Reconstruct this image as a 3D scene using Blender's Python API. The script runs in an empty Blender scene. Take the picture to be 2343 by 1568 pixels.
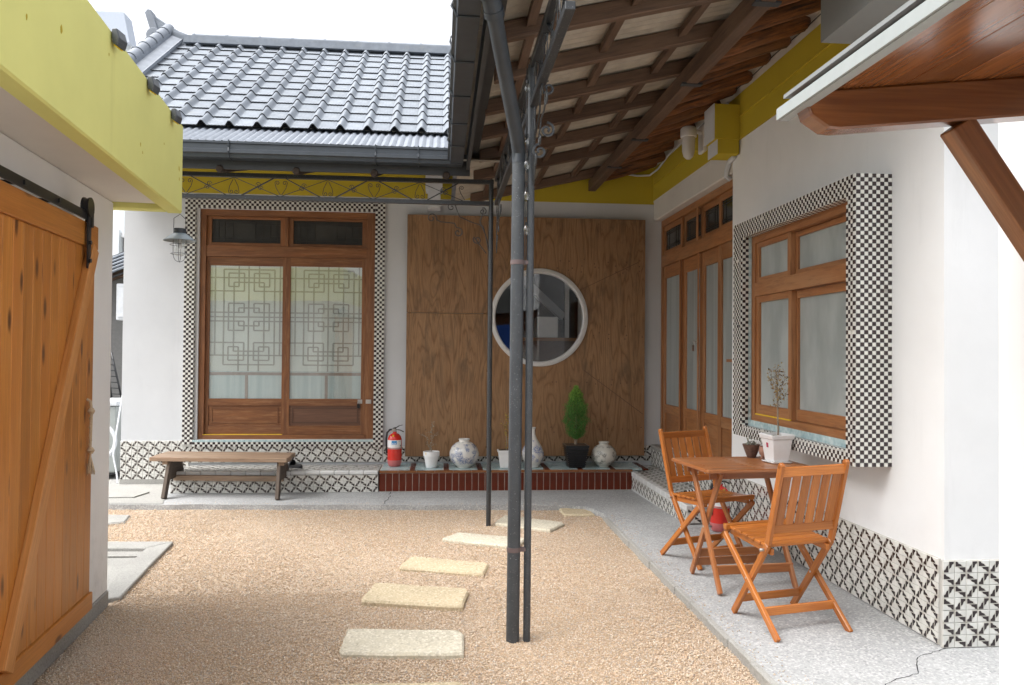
import bpy, math, random
import numpy as np
from mathutils import Vector, Matrix, Euler
R = math.radians
random.seed(7); rng = np.random.default_rng(7)
sc = bpy.context.scene
COL = sc.collection

# ------------------------------------------------------------------ camera
cd = bpy.data.cameras.new('camera'); cam = bpy.data.objects.new('camera', cd); COL.objects.link(cam)
yaw, pit, rol = R(5.2), R(0.88), R(0.47)
fw = Vector((math.sin(yaw)*math.cos(pit), math.cos(yaw)*math.cos(pit), math.sin(pit)))
rt = Vector((math.cos(yaw), -math.sin(yaw), 0)); up = rt.cross(fw)
r2 = rt*math.cos(rol)+up*math.sin(rol); u2 = -rt*math.sin(rol)+up*math.cos(rol)
M = Matrix((r2, u2, -fw)).transposed().to_4x4(); M.translation = Vector((0, 0, 1.45)); cam.matrix_world = M
cd.sensor_width = 36; cd.lens = 1786/2342*36; cd.clip_start = 0.05; cd.clip_end = 500
sc.camera = cam
# ------------------------------------------------------------------ sky, sun, exposure
SUN_EL, SUN_AZ = R(61), R(254)
w = bpy.data.worlds.new('World'); sc.world = w; w.use_nodes = True
nt = w.node_tree; nt.nodes.clear()
sky = nt.nodes.new('ShaderNodeTexSky'); sky.sky_type = 'NISHITA'; sky.sun_disc = False
sky.sun_elevation = SUN_EL; sky.sun_rotation = SUN_AZ; sky.dust_density = 6; sky.air_density = 1.0; sky.ozone_density = 1.0
hs = nt.nodes.new('ShaderNodeHueSaturation'); hs.inputs['Saturation'].default_value = 0.20
bg = nt.nodes.new('ShaderNodeBackground'); bg.inputs['Strength'].default_value = 0.15
wo = nt.nodes.new('ShaderNodeOutputWorld')
nt.links.new(sky.outputs[0], hs.inputs['Color']); nt.links.new(hs.outputs[0], bg.inputs['Color']); nt.links.new(bg.outputs[0], wo.inputs['Surface'])
sl = bpy.data.lights.new('sun', 'SUN'); sl.energy = 0.7; sl.angle = R(62); sl.color = (1, .97, .93)
so = bpy.data.objects.new('sun', sl); COL.objects.link(so)
sd = Vector((math.sin(SUN_AZ)*math.cos(SUN_EL), math.cos(SUN_AZ)*math.cos(SUN_EL), math.sin(SUN_EL)))
so.rotation_euler = (-sd).to_track_quat('-Z', 'Y').to_euler(); so.location = (0, -3, 12)
sc.view_settings.view_transform = 'Standard'; sc.view_settings.look = 'None'; sc.view_settings.gamma = 1
sc.view_settings.use_curve_mapping = False; sc.view_settings.exposure = 1.5
sc.render.engine = 'CYCLES'; sc.cycles.max_bounces = 8; sc.cycles.diffuse_bounces = 5
sc.cycles.transparent_max_bounces = 12

# ------------------------------------------------------------------ mesh helpers
class MB:
    def __init__(s): s.v = []; s.f = []; s.uv = []; s.sm = []; s.mi = []; s.m = 0
    def face(s, pts, uv=None, smooth=False):
        b = len(s.v); s.v += [tuple(p) for p in pts]; s.f.append(tuple(range(b, b+len(pts))))
        if uv is None: uv = [(p[0]+p[1], p[2]) for p in pts]
        s.uv += [tuple(q) for q in uv]; s.sm.append(smooth); s.mi.append(s.m)
    def obox(s, o, ex, ey, ez):
        """box from corner o with edge vectors; u runs along the longest edge"""
        o, ex, ey, ez = map(Vector, (o, ex, ey, ez))
        L = [ex.length, ey.length, ez.length]; ax = L.index(max(L)); ro, rv = random.uniform(0, 20), random.uniform(0, 20)
        E = (ex, ey, ez)
        if ex.cross(ey).dot(ez) < 0: E = (ey, ex, ez); L = [L[1], L[0], L[2]]; ax = L.index(max(L))
        for n in range(3):
            a, b = (n+1) % 3, (n+2) % 3
            for side in (0, 1):
                q = [(0, 0), (1, 0), (1, 1), (0, 1)] if side else [(0, 0), (0, 1), (1, 1), (1, 0)]
                pts = [o+E[n]*side+E[a]*i+E[b]*j for i, j in q]
                if n == ax: uvs = [(ro+i*L[a], rv+j*L[b]) for i, j in q]
                elif a == ax: uvs = [(ro+i*L[a], rv+side*.37+n*.71+j*L[b]) for i, j in q]
                else: uvs = [(ro+j*L[b], rv+side*.37+n*.71+i*L[a]) for i, j in q]
                s.face(pts, uvs)
        return s
    def box(s, x0, x1, y0, y1, z0, z1):
        return s.obox((x0, y0, z0), (x1-x0, 0, 0), (0, y1-y0, 0), (0, 0, z1-z0))
    def bar(s, p, q, wd, th, side=(0, 0, 1)):
        """rectangular bar from p to q, wd across the direction closest to 'side', th the other way"""
        p, q = Vector(p), Vector(q); d = (q-p); dn = d.normalized(); sd_ = Vector(side)
        a = (sd_-dn*sd_.dot(dn)).normalized(); b = dn.cross(a)
        return s.obox(p-a*wd/2-b*th/2, d, a*wd, b*th)
    def tube(s, path, r, n=8, cap=True, closed=False):
        P = [Vector(p) for p in path]; N = len(P); rr = r if isinstance(r, (list, tuple)) else [r]*N
        rings = []; prev = None
        for i in range(N):
            if closed: t = (P[(i+1) % N]-P[i-1]).normalized()
            else: t = (P[min(i+1, N-1)]-P[max(i-1, 0)]).normalized()
            if prev is None:
                a = t.cross(Vector((0, 0, 1)) if abs(t.z) < .9 else Vector((1, 0, 0))).normalized()
            else: a = (prev-t*prev.dot(t)).normalized()
            prev = a; b = t.cross(a)
            rings.append([P[i]+(a*math.cos(2*math.pi*k/n)+b*math.sin(2*math.pi*k/n))*rr[i] for k in range(n)])
        L = 0; ro = random.uniform(0, 9)
        for i in range(N if closed else N-1):
            A, B = rings[i], rings[(i+1) % N]; dl = (P[(i+1) % N]-P[i]).length
            for k in range(n):
                k2 = (k+1) % n; c = 2*math.pi*rr[i]/n
                s.face([A[k], A[k2], B[k2], B[k]], [(ro+L, k*c), (ro+L, (k+1)*c), (ro+L+dl, (k+1)*c), (ro+L+dl, k*c)], True)
            L += dl
        if cap and not closed:
            s.face(rings[0][::-1]); s.face(rings[-1])
        return s
    def lathe(s, prof, c=(0, 0, 0), n=32, axis='z', smooth=True, cap=True):
        c = Vector(c); rings = []
        for r, z in prof:
            ring = []
            for k in range(n):
                a = 2*math.pi*k/n
                ring.append(c+(Vector((r*math.cos(a), r*math.sin(a), z)) if axis == 'z' else
                               Vector((r*math.cos(a), -z, r*math.sin(a))) if axis == 'y' else Vector((z, r*math.cos(a), r*math.sin(a)))))
            rings.append(ring)
        acc = 0
        for i in range(len(prof)-1):
            dl = math.dist(prof[i], prof[i+1])
            for k in range(n):
                k2 = (k+1) % n
                s.face([rings[i][k], rings[i][k2], rings[i+1][k2], rings[i+1][k]],
                       [(k/n, acc), ((k+1)/n, acc), ((k+1)/n, acc+dl), (k/n, acc+dl)], smooth)
            acc += dl
        if cap and prof[0][0] > 1e-4: s.face(rings[0][::-1])
        if cap and prof[-1][0] > 1e-4: s.face(rings[-1])
        return s
    def prism(s, pts, d):
        """polygon pts (3d) extruded by vector d"""
        P = [Vector(p) for p in pts]; d = Vector(d); nrm = Vector((0, 0, 0))
        for i in range(len(P)): nrm += P[i].cross(P[(i+1) % len(P)])
        if nrm.dot(d) < 0: P = P[::-1]
        s.face(P[::-1]); s.face([p+d for p in P])
        for i in range(len(P)):
            j = (i+1) % len(P); s.face([P[i], P[j], P[j]+d, P[i]+d])
        return s
    def frustum(s, cx, cy, z0, z1, a0, a1, b0=None, b1=None, cap=True):
        b0 = b0 or a0; b1 = b1 or a1
        A = [(cx+i*a0, cy+j*b0, z0) for i, j in ((-1, -1), (1, -1), (1, 1), (-1, 1))]
        B = [(cx+i*a1, cy+j*b1, z1) for i, j in ((-1, -1), (1, -1), (1, 1), (-1, 1))]
        for k in range(4): s.face([A[k], A[(k+1) % 4], B[(k+1) % 4], B[k]])
        if cap: s.face(A[::-1]); s.face(B)
        return s
    def mesh(s, name, off=(0, 0, 0)):
        me = bpy.data.meshes.new(name); o = Vector(off)
        me.from_pydata([tuple(Vector(p)-o) for p in s.v], [], s.f)
        uvl = me.uv_layers.new(name='UVMap'); uvl.data.foreach_set('uv', np.array(s.uv, dtype=np.float32).ravel())
        me.polygons.foreach_set('use_smooth', s.sm)
        if any(s.mi): me.polygons.foreach_set('material_index', s.mi)
        me.update()
        if any(s.sm):
            import bmesh
            bm = bmesh.new(); bm.from_mesh(me); bmesh.ops.remove_doubles(bm, verts=bm.verts, dist=1e-5)
            for e in bm.edges:
                if len(e.link_faces) == 2 and e.calc_face_angle(0) > R(38): e.smooth = False
            bm.to_mesh(me); bm.free()
        return me
OFF = {}
def thing(name, label, cat, loc=(0, 0, 0), rz=0, group=None, world=True):
    o = bpy.data.objects.new(name, None); COL.objects.link(o); o.location = loc; o.rotation_euler = (0, 0, rz)
    o.empty_display_size = .1
    OFF[o.name] = Vector(loc) if world else Vector((0, 0, 0))
    tag(o, label, cat, group); return o
def tag(o, label=None, cat=None, group=None, kind=None):
    if label: o['label'] = label
    if cat: o['category'] = cat
    if group: o['group'] = group
    if kind: o['kind'] = kind
    return o
def root_off(p): return OFF.get(p.name, Vector((0, 0, 0))) if p else Vector((0, 0, 0))
def part(name, mb, mat, parent=None, label=None, kind=None, bev=0, segs=1):
    off = root_off(parent)
    me = mb.mesh(name, off) if isinstance(mb, MB) else mb
    o = bpy.data.objects.new(name, me); COL.objects.link(o)
    for m in (mat if isinstance(mat, (list, tuple)) else [mat]): 
        if m and len(me.materials) < (len(mat) if isinstance(mat, (list, tuple)) else 1): me.materials.append(m)
    if parent: o.parent = parent
    OFF[o.name] = off
    if label: o['label'] = label
    if kind: o['kind'] = kind
    if bev:
        b = o.modifiers.new('bevel', 'BEVEL'); b.width = bev; b.segments = segs; b.limit_method = 'ANGLE'; b.angle_limit = R(40)
        wl = o.modifiers.new('weld', 'WELD'); wl.merge_threshold = 1e-5
        o.modifiers.move(1, 0)
    return o
def piece(name, me, parent, loc, rot=(0, 0, 0), scale=(1, 1, 1)):
    o = bpy.data.objects.new(name, me); COL.objects.link(o); o.parent = parent
    o.location = Vector(loc)-root_off(parent); o.rotation_euler = rot; o.scale = scale
    return o
def copy_tree(o, parent=None):
    c = o.copy(); COL.objects.link(c); c.parent = parent; OFF[c.name] = OFF.get(o.name, Vector((0, 0, 0)))
    for ch in list(o.children): copy_tree(ch, c)
    return c

# ------------------------------------------------------------------ material helpers
class NT:
    def __init__(s, name, rough=.6, spec=.4):
        s.m = bpy.data.materials.new(name); s.m.use_nodes = True; s.t = s.m.node_tree; s.t.nodes.clear()
        s.out = s.n('ShaderNodeOutputMaterial'); s.b = s.n('ShaderNodeBsdfPrincipled')
        s.b.inputs['Roughness'].default_value = rough; s.b.inputs['Specular IOR Level'].default_value = spec
        s.l(s.b.outputs[0], s.out.inputs[0])
    def n(s, t, **k):
        x = s.t.nodes.new(t)
        for a, v in k.items(): setattr(x, a, v)
        return x
    def l(s, a, b): s.t.links.new(a, b)
    def sv(s, node, **k):
        for a, v in k.items(): node.inputs[a.replace('_', ' ')].default_value = v
        return node
    def coord(s, kind='Object', scale=(1, 1, 1), rand=0):
        tc = s.n('ShaderNodeTexCoord'); mp = s.n('ShaderNodeMapping'); mp.inputs['Scale'].default_value = scale
        s.l(tc.outputs[kind], mp.inputs['Vector'])
        if rand:
            oi = s.n('ShaderNodeObjectInfo'); mu = s.math('MULTIPLY', oi.outputs['Random'], rand)
            cx = s.n('ShaderNodeCombineXYZ'); s.l(mu, cx.inputs[0]); s.l(mu, cx.inputs[1]); s.l(mu, cx.inputs[2]); s.l(cx.outputs[0], mp.inputs['Location'])
        return mp.outputs[0]
    def math(s, op, a, b=None, c=None, clamp=False):
        x = s.n('ShaderNodeMath', operation=op, use_clamp=clamp)
        for i, v in enumerate((a, b, c)):
            if v is None: continue
            if isinstance(v, (int, float)): x.inputs[i].default_value = v
            else: s.l(v, x.inputs[i])
        return x.outputs[0]
    def noise(s, vec, scale=5, detail=4, rough=.55, dist=0):
        x = s.n('ShaderNodeTexNoise'); s.l(vec, x.inputs['Vector'])
        s.sv(x, Scale=scale, Detail=detail, Roughness=rough, Distortion=dist); return x.outputs[0]
    def voro(s, vec, scale=5, feature='F1', out='Distance', rnd=1):
        x = s.n('ShaderNodeTexVoronoi', feature=feature); s.l(vec, x.inputs['Vector']); s.sv(x, Scale=scale, Randomness=rnd); return x.outputs[out]
    def ramp(s, fac, stops, interp='LINEAR'):
        x = s.n('ShaderNodeValToRGB'); s.l(fac, x.inputs[0]); cr = x.color_ramp; cr.interpolation = interp
        while len(cr.elements) < len(stops): cr.elements.new(.5)
        for e, (p, c) in zip(cr.elements, stops):
            e.position = p; e.color = (c, c, c, 1) if isinstance(c, (int, float)) else (*c, 1)
        return x.outputs[0]
    def mix(s, f, a, b, mode='MIX'):
        x = s.n('ShaderNodeMix', data_type='RGBA', blend_type=mode)
        if isinstance(f, (int, float)): x.inputs[0].default_value = f
        else: s.l(f, x.inputs[0])
        for i, v in ((6, a), (7, b)):
            if isinstance(v, tuple): x.inputs[i].default_value = (*v, 1)
            else: s.l(v, x.inputs[i])
        return x.outputs[2]
    def col(s, c):
        if isinstance(c, tuple): s.b.inputs['Base Color'].default_value = (*c, 1)
        else: s.l(c, s.b.inputs['Base Color'])
    def bump(s, h, strength=.3, dist=.01):
        x = s.n('ShaderNodeBump'); s.sv(x, Strength=strength, Distance=dist); s.l(h, x.inputs['Height']); s.l(x.outputs[0], s.b.inputs['Normal'])
def flat(name, c, rough=.5, metal=0, spec=.4, var=.12, sc_=30, bump=0):
    t = NT(name, rough, spec); v = t.coord('Object'); n = t.noise(v, sc_, 4)
    t.col(t.mix(t.ramp(n, [(.3, 0), (.75, 1)]), tuple(x*(1-var) for x in c), tuple(min(1, x*(1+var*.6)) for x in c)))
    t.b.inputs['Metallic'].default_value = metal
    if bump: t.bump(n, bump, .004)
    return t.m
def plaster(name, c, stain=.10, bump=.25):
    t = NT(name, .85, .2); v = t.coord('Object')
    big = t.noise(v, .9, 5, .6); fine = t.noise(v, 45, 5, .6); mid = t.noise(v, 7, 4)
    vs = t.coord('Object', (6, 6, .7)); drip = t.noise(vs, 1.5, 5, .65)
    c2 = tuple(x*(1-stain) for x in c)
    k = t.mix(t.ramp(big, [(.35, 0), (.7, 1)]), c2, c)
    k = t.mix(t.ramp(drip, [(.60, 0), (.85, .35)]), k, tuple(x*.72 for x in c))
    zz = t.n('ShaderNodeSeparateXYZ'); t.l(v, zz.inputs[0]); gn = t.noise(v, 11, 6, .7)
    gm = t.math('MULTIPLY', t.ramp(gn, [(.46, 0), (.68, .55)]), t.ramp(zz.outputs[2], [(.0, 1), (.16, .75), (.62, 0)])); k = t.mix(gm, k, tuple(x*.62 for x in c))
    sp = t.voro(v, 2.3); k = t.mix(t.ramp(sp, [(0, .55), (.022, 0)]), k, tuple(x*.45 for x in c))
    t.col(k); h = t.math('ADD', t.math('MULTIPLY', fine, .35), t.math('MULTIPLY', mid, 1.0)); t.bump(h, bump, .004)
    return t.m
def wood(name, c1, c2, c3=None, rough=.45, gs=(1.3, 16), wear=None, wearamt=.5, knots=None, spec=.4, bump=.15, ring=1.2):
    """grain runs along U of the uv map (metres)"""
    t = NT(name, rough, spec); v = t.coord('UV', (gs[0], gs[1], 1), 13.7)
    n1 = t.noise(v, 1.6, 6, .6, ring); v2 = t.coord('UV', (gs[0]*2, gs[1]*9, 1), 5.1); n2 = t.noise(v2, 2.0, 4, .6)
    vb = t.coord('UV', (.9, 3.0, 1), 3.3); nb = t.noise(vb, 1.5, 3)
    k = t.ramp(n1, [(.28, c1), (.5, tuple((a+b)/2 for a, b in zip(c1, c2))), (.72, c2)])
    k = t.mix(t.ramp(n2, [(.35, .35), (.6, 0)]), k, tuple(x*.45 for x in c1))
    oi = t.n('ShaderNodeObjectInfo')
    tint = t.ramp(oi.outputs['Random'], [(0, .80), (1, 1.12)]); k = t.mix(1.0, k, tint, 'MULTIPLY')
    if c3: k = t.mix(t.ramp(nb, [(.45, 0), (.75, .75)]), k, c3)
    if knots:
        vk = t.coord('UV', (3.2, 9.0, 1), 9.1); kd = t.voro(vk, 1.0)
        k = t.mix(t.ramp(kd, [(.05, 1), (.11, .75), (.19, 0)]), k, knots)
    if wear:
        vw = t.coord('UV', (3, 30, 1), 7.7); nw = t.noise(vw, 1.4, 8, .7)
        k = t.mix(t.ramp(nw, [(.5, 0), (.62, wearamt)]), k, wear)
    t.col(k); t.bump(t.math('ADD', n2, n1), bump, .003); return t.m
def metal(name, c, rough=.5, sp=None, met=.0, rnd=0):
    t = NT(name, rough, .5); v = t.coord('Object'); n = t.noise(v, 12, 5, .6); f = t.noise(v, 160, 2)
    k = t.mix(t.ramp(n, [(.4, 0), (.7, 1)]), tuple(x*.8 for x in c), c)
    if rnd:
        oi = t.n('ShaderNodeObjectInfo'); k = t.mix(1.0, k, t.ramp(oi.outputs['Random'], [(0, 1-rnd), (1, 1.0+rnd*.4)]), 'MULTIPLY'); dn = t.noise(t.coord('Object', rand=50), 9, 6, .7); k = t.mix(t.ramp(dn, [(.55, 0), (.75, .35)]), k, (.30, .30, .27))
    if sp: k = t.mix(t.ramp(f, [(.66, 0), (.72, .8)]), k, sp)
    t.col(k); t.b.inputs['Metallic'].default_value = met; t.bump(n, .08, .003); return t.m

M_ = {}
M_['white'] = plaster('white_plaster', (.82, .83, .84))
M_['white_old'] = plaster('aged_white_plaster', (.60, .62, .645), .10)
M_['cream'] = plaster('cream_plaster', (.68, .65, .60), .12)
M_['lemon'] = plaster('lemon_paint', (.74, .73, .26), .11, .18)
M_['ochre'] = plaster('ochre_paint', (.50, .385, .035), .05, .08)
M_['soffit'] = plaster('soffit_plaster', (.72, .70, .67), .10)
M_['concrete'] = None
def concrete(name, base, peb=(.52, .53, .53), scale=55):
    t = NT(name, .85, .25); v = t.coord('Object'); vc = t.voro(v, scale, 'F1', 'Color'); sp = t.n('ShaderNodeSeparateColor'); t.l(vc, sp.inputs[0])
    dd = t.voro(v, scale, 'DISTANCE_TO_EDGE'); b = t.noise(v, 1.4, 6, .6); f = t.noise(v, 90, 3)
    k = t.mix(t.ramp(b, [(.35, 0), (.7, 1)]), tuple(x*.72 for x in base), base)
    k = t.mix(t.ramp(sp.outputs[0], [(.0, .55), (.25, 0), (.72, 0), (.9, .75)]), k, peb)
    k = t.mix(t.ramp(sp.outputs[1], [(.86, 0), (.95, .5)]), k, tuple(x*.45 for x in base))
    k = t.mix(t.ramp(dd, [(0, .30), (.06, 0)]), k, tuple(x*.6 for x in base))
    k = t.mix(t.ramp(f, [(.4, .3), (.6, 0)]), k, tuple(x*.55 for x in base))
    t.col(k); t.bump(t.math('ADD', f, sp.outputs[0]), .35, .003); return t.m
M_['concrete'] = concrete('terrazzo_concrete', (.44, .45, .455), (.58, .585, .585), 95)
M_['cement'] = concrete('plain_cement', (.42, .415, .39), (.42, .41, .39), 160)
M_['stone'] = concrete('sand_stone', (.60, .50, .34), (.70, .61, .45), 90)
M_['stone_pale'] = concrete('pale_granite', (.64, .59, .47), (.74, .70, .60), 90)
def gravel_bed():
    t = NT('gravel_bed', .9, .2); v = t.coord('Object'); vc = t.voro(v, 125, 'F1', 'Color'); sp = t.n('ShaderNodeSeparateColor'); t.l(vc, sp.inputs[0])
    dd = t.voro(v, 125); big = t.noise(v, .8, 4, .6)
    k = t.ramp(sp.outputs[0], [(0, (.44, .33, .23)), (.3, (.55, .42, .30)), (.65, (.61, .48, .35)), (.85, (.68, .58, .47)), (1, (.48, .43, .38))])
    k = t.mix(t.ramp(dd, [(.25, 0), (.75, .6)]), k, (.26, .18, .12))
    k = t.mix(t.ramp(big, [(.52, 0), (.68, .35)]), k, (.62, .52, .42))
    t.col(k); t.bump(t.math('SUBTRACT', 1, dd), .8, .006); return t.m
M_['gravel_bed'] = gravel_bed()
def gravel_mat():
    t = NT('gravel_grains', .8, .3); a = t.n('ShaderNodeAttribute', attribute_name='grain'); v = t.coord('Object'); big = t.noise(v, .9, 4, .6)
    k = t.mix(t.ramp(big, [(.50, 0), (.68, .42)]), a.outputs['Color'], (.68, .58, .48)); t.col(k); return t.m
M_['grains'] = gravel_mat()
# woods
M_['sash'] = wood('weathered_sash_wood', (.155, .056, .020), (.33, .132, .046), (.18, .082, .042), .5, wear=(.36, .19, .09), wearamt=.35)
M_['sash_r'] = wood('orange_sash_wood', (.30, .115, .040), (.43, .195, .075), (.40, .22, .11), .5, wear=(.17, .08, .04), wearamt=.5)
M_['sash_dark'] = wood('dark_stained_panel', (.115, .055, .034), (.17, .085, .05), None, .5)
M_['chair'] = wood('varnished_acacia', (.40, .115, .018), (.57, .205, .042), None, .26, spec=.6, bump=.05)
M_['table'] = wood('acacia_table', (.30, .095, .028), (.47, .18, .058), (.50, .25, .13), .30, spec=.5, bump=.06)
M_['pine'] = wood('stained_pine', (.46, .165, .026), (.62, .265, .060), (.52, .19, .042), .42, gs=(.9, 9), knots=(.11, .04, .012), bump=.08)
M_['pine_edge'] = wood('stained_pine_brace', (.48, .19, .045), (.66, .31, .10), None, .42, gs=(.9, 12), bump=.08)
M_['bench'] = wood('grey_bench_wood', (.21, .135, .085), (.36, .245, .165), (.30, .24, .18), .6, wear=(.13, .09, .065))
M_['bench_leg'] = wood('dark_bench_leg', (.085, .065, .052), (.15, .115, .09), None, .65)
M_['rafter'] = wood('brown_rafter', (.085, .048, .030), (.165, .098, .062), (.19, .12, .08), .6, wear=(.06, .042, .032))
M_['log'] = wood('red_log', (.085, .030, .012), (.36, .130, .035), (.20, .10, .05), .6, gs=(2.4, 16), wear=(.035, .02, .014), wearamt=.9, bump=.6)
M_['canopy'] = wood('varnished_canopy', (.19, .062, .022), (.40, .155, .050), None, .2, gs=(.6, 5), spec=1.0, bump=.04)
def plywood():
    t = NT('stained_plywood', .55, .3)
    n0 = t.noise(t.coord('UV', (.50, 3.6, 1), 11.3), 1.35, 2.6, .5, .4)
    cont = t.math('PINGPONG', t.math('MULTIPLY', n0, 26.0), 1.0)
    k = t.ramp(cont, [(0, (.22, .118, .056)), (.28, (.325, .185, .092)), (.8, (.38, .222, .115)), (1, (.35, .202, .102))])
    lo = t.noise(t.coord('UV', (.5, 2.5, 1), 4.0), 1.1, 3); k = t.mix(t.ramp(lo, [(.4, .0), (.65, .45)]), k, (.28, .155, .078))
    f = t.noise(t.coord('UV', (3, 90, 1)), 2, 4); k = t.mix(t.ramp(f, [(.4, .3), (.6, 0)]), k, (.10, .05, .025))
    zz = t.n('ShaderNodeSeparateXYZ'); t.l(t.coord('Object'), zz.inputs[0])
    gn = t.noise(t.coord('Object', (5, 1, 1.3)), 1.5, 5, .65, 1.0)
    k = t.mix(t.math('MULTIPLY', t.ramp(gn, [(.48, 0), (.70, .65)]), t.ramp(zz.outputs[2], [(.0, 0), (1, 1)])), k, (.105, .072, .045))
    kn = t.voro(t.coord('Object', (1, 1, .75)), 4.2); k = t.mix(t.ramp(kn, [(.0, .85), (.05, 0)]), k, (.06, .03, .018))
    t.col(k); t.bump(f, .12, .003); return t.m
M_['ply'] = plywood()
# metals, plastics, glass
M_['black_metal'] = metal('black_painted_steel', (.035, .038, .042), .38, (.30, .31, .32))
M_['pipe'] = metal('grey_black_pipe', (.062, .070, .080), .42, (.28, .29, .30))
M_['gutter'] = metal('dark_gutter', (.043, .053, .066), .45)
M_['gutter_dark'] = metal('dark_fascia', (.040, .043, .047), .6)
M_['black'] = metal('black_plastic', (.016, .017, .020), .3)
M_['rooftile'] = metal('grey_roof_tile', (.235, .262, .30), .85, rnd=.14)
M_['roofsheet'] = metal('pale_roof_sheet', (.22, .245, .285), .5)
M_['undersheet'] = flat('dusty_underside_sheet', (.42, .375, .31), .8, var=.2, sc_=9)
M_['clamp'] = flat('pink_clamp', (.15, .11, .11), .6)
M_['steel'] = metal('bright_steel', (.55, .55, .55), .3, met=.9)
M_['white_paint'] = flat('white_gloss_paint', (.80, .80, .80), .35, var=.04)
M_['white_pot'] = flat('white_plastic', (.82, .83, .84), .35, var=.03)
M_['white_ring'] = flat('white_window_ring', (.62, .62, .62), .4, var=.05)
M_['red'] = flat('red_enamel', (.62, .028, .018), .22, spec=.6, var=.05)
M_['red_faded'] = flat('dusty_red_enamel', (.52, .15, .15), .5, var=.12, sc_=18)
M_['blue_label'] = flat('blue_print', (.05, .28, .62), .4)
M_['yellow_label'] = flat('yellow_print', (.80, .58, .03), .4)
M_['tile_brown'] = flat('glazed_brown_tile', (.115, .018, .006), .25, spec=.35, var=.35, sc_=5)
M_['grout'] = flat('pale_grout', (.60, .52, .46), .9)
M_['grout_white'] = flat('white_grout', (.50, .49, .46), .9)
M_['trim'] = flat('white_glazed_trim', (.66, .67, .67), .25, spec=.6, var=.10, sc_=6)
M_['chip_white'] = flat('white_mosaic', (.74, .74, .70), .2, spec=.6, var=.06)
M_['chip_black'] = flat('black_mosaic', (.040, .028, .030), .2, spec=.6, var=.2)
M_['rope'] = flat('jute_rope', (.50, .38, .25), .9, var=.25, sc_=120)
M_['rubber'] = flat('black_rubber', (.016, .017, .02), .5)
M_['soil'] = flat('dry_soil', (.12, .08, .05), .95, var=.4, sc_=60, bump=.5)
M_['bark'] = flat('pale_bark', (.33, .27, .21), .9, var=.3)
M_['rafter_end'] = flat('dark_rafter_end', (.045, .032, .024), .9, var=.5, sc_=40)
M_['dark'] = flat('dark_interior', (.030, .030, .032), .9)
M_['grey_box'] = flat('grey_sheet_metal', (.23, .24, .24), .45, var=.06, sc_=4)
M_['yellow_seal'] = flat('yellow_seal', (.75, .52, .03), .6)
M_['brown_pot'] = flat('brown_glaze', (.15, .09, .07), .5, var=.4, sc_=50, bump=.4)
M_['pink_pot'] = flat('speckled_clay', (.40, .22, .16), .7, var=.4, sc_=40, bump=.3)
def blue_mosaic():
    t = NT('pale_blue_mosaic', .2, .6); oi = t.noise(t.coord('Object'), 30, 1)
    t.col(t.ramp(oi, [(.3, (.36, .50, .53)), (.5, (.46, .60, .62)), (.7, (.60, .70, .70))])); return t.m
M_['blue_mosaic'] = blue_mosaic()
def motif():
    """glazed tile with a stepped black lightning band on its diagonal (uv 0..1, band from 0,0 to 1,1)"""
    t = NT('lattice_tile', .16, .6); uv = t.n('ShaderNodeSeparateXYZ'); t.l(t.coord('UV'), uv.inputs[0])
    u, v = uv.outputs[0], uv.outputs[1]
    left = t.math('LESS_THAN', u, .5)
    sel = lambda q: t.math('ADD', t.math('MULTIPLY', left, q), t.math('MULTIPLY', t.math('SUBTRACT', 1, left), t.math('SUBTRACT', 1, q)))
    U_, V_ = sel(u), sel(v)                             # point symmetric about the tile centre
    g_ = t.math('ADD', t.math('ADD', .09, t.math('MULTIPLY', U_, 1.42)), t.math('MULTIPLY', t.math('SINE', t.math('MULTIPLY', U_, 27.0)), .045))
    dlt = t.math('SUBTRACT', g_, V_)
    m = t.math('MULTIPLY', t.math('GREATER_THAN', dlt, 0), t.math('MULTIPLY', t.math('LESS_THAN', U_, .47), t.math('MULTIPLY', t.math('GREATER_THAN', U_, .03), t.math('GREATER_THAN', V_, .03))))
    rim = t.math('MULTIPLY', t.math('GREATER_THAN', dlt, -.09), t.math('LESS_THAN', U_, .5))
    n = t.noise(t.coord('Object', rand=40), 14, 4); wht = t.ramp(n, [(.3, (.56, .56, .53)), (.7, (.72, .72, .69))])
    k = t.mix(t.math('MULTIPLY', rim, .35), wht, (.36, .30, .22)); k = t.mix(m, k, (.030, .022, .024)); t.col(k); return t.m
M_['motif'] = motif()
def glass(name, tint=(.97, .98, .97), rough=.02, fac=.12):
    t = NT(name); t.t.nodes.remove(t.b); tr = t.n('ShaderNodeBsdfTransparent'); tr.inputs[0].default_value = (*tint, 1)
    gl = t.n('ShaderNodeBsdfGlossy'); gl.inputs['Roughness'].default_value = rough; lw = t.n('ShaderNodeLayerWeight')
    f = t.math('ADD', t.math('MULTIPLY', t.math('POWER', lw.outputs['Facing'], 4.0), .8), .045+fac, clamp=True); mx = t.n('ShaderNodeMixShader'); t.l(f, mx.inputs[0]); t.l(tr.outputs[0], mx.inputs[1]); t.l(gl.outputs[0], mx.inputs[2]); t.l(mx.outputs[0], t.out.inputs[0]); return t.m
M_['glass'] = glass('window_glass', fac=.05)
M_['glass_mirror'] = glass('reflective_window_glass', (.95, .96, .97), .01, .02)
def frosted(name, c1, c2, stretch=(2, 2, .5), rough=.3):
    t = NT(name, rough, .6); v = t.coord('Object', stretch, 3); n = t.noise(v, 2.2, 3); f = t.noise(t.coord('Object'), 240, 2)
    t.col(t.ramp(n, [(.35, c1), (.65, c2)])); t.bump(f, .2, .002); return t.m
M_['frost_r'] = frosted('frosted_pane_curtain', (.29, .33, .33), (.40, .445, .445), (1, 2.6, 1.0))
M_['frost_fold'] = frosted('frosted_folding_pane', (.24, .27, .27), (.36, .40, .40), (1, 7, .2))
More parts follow.
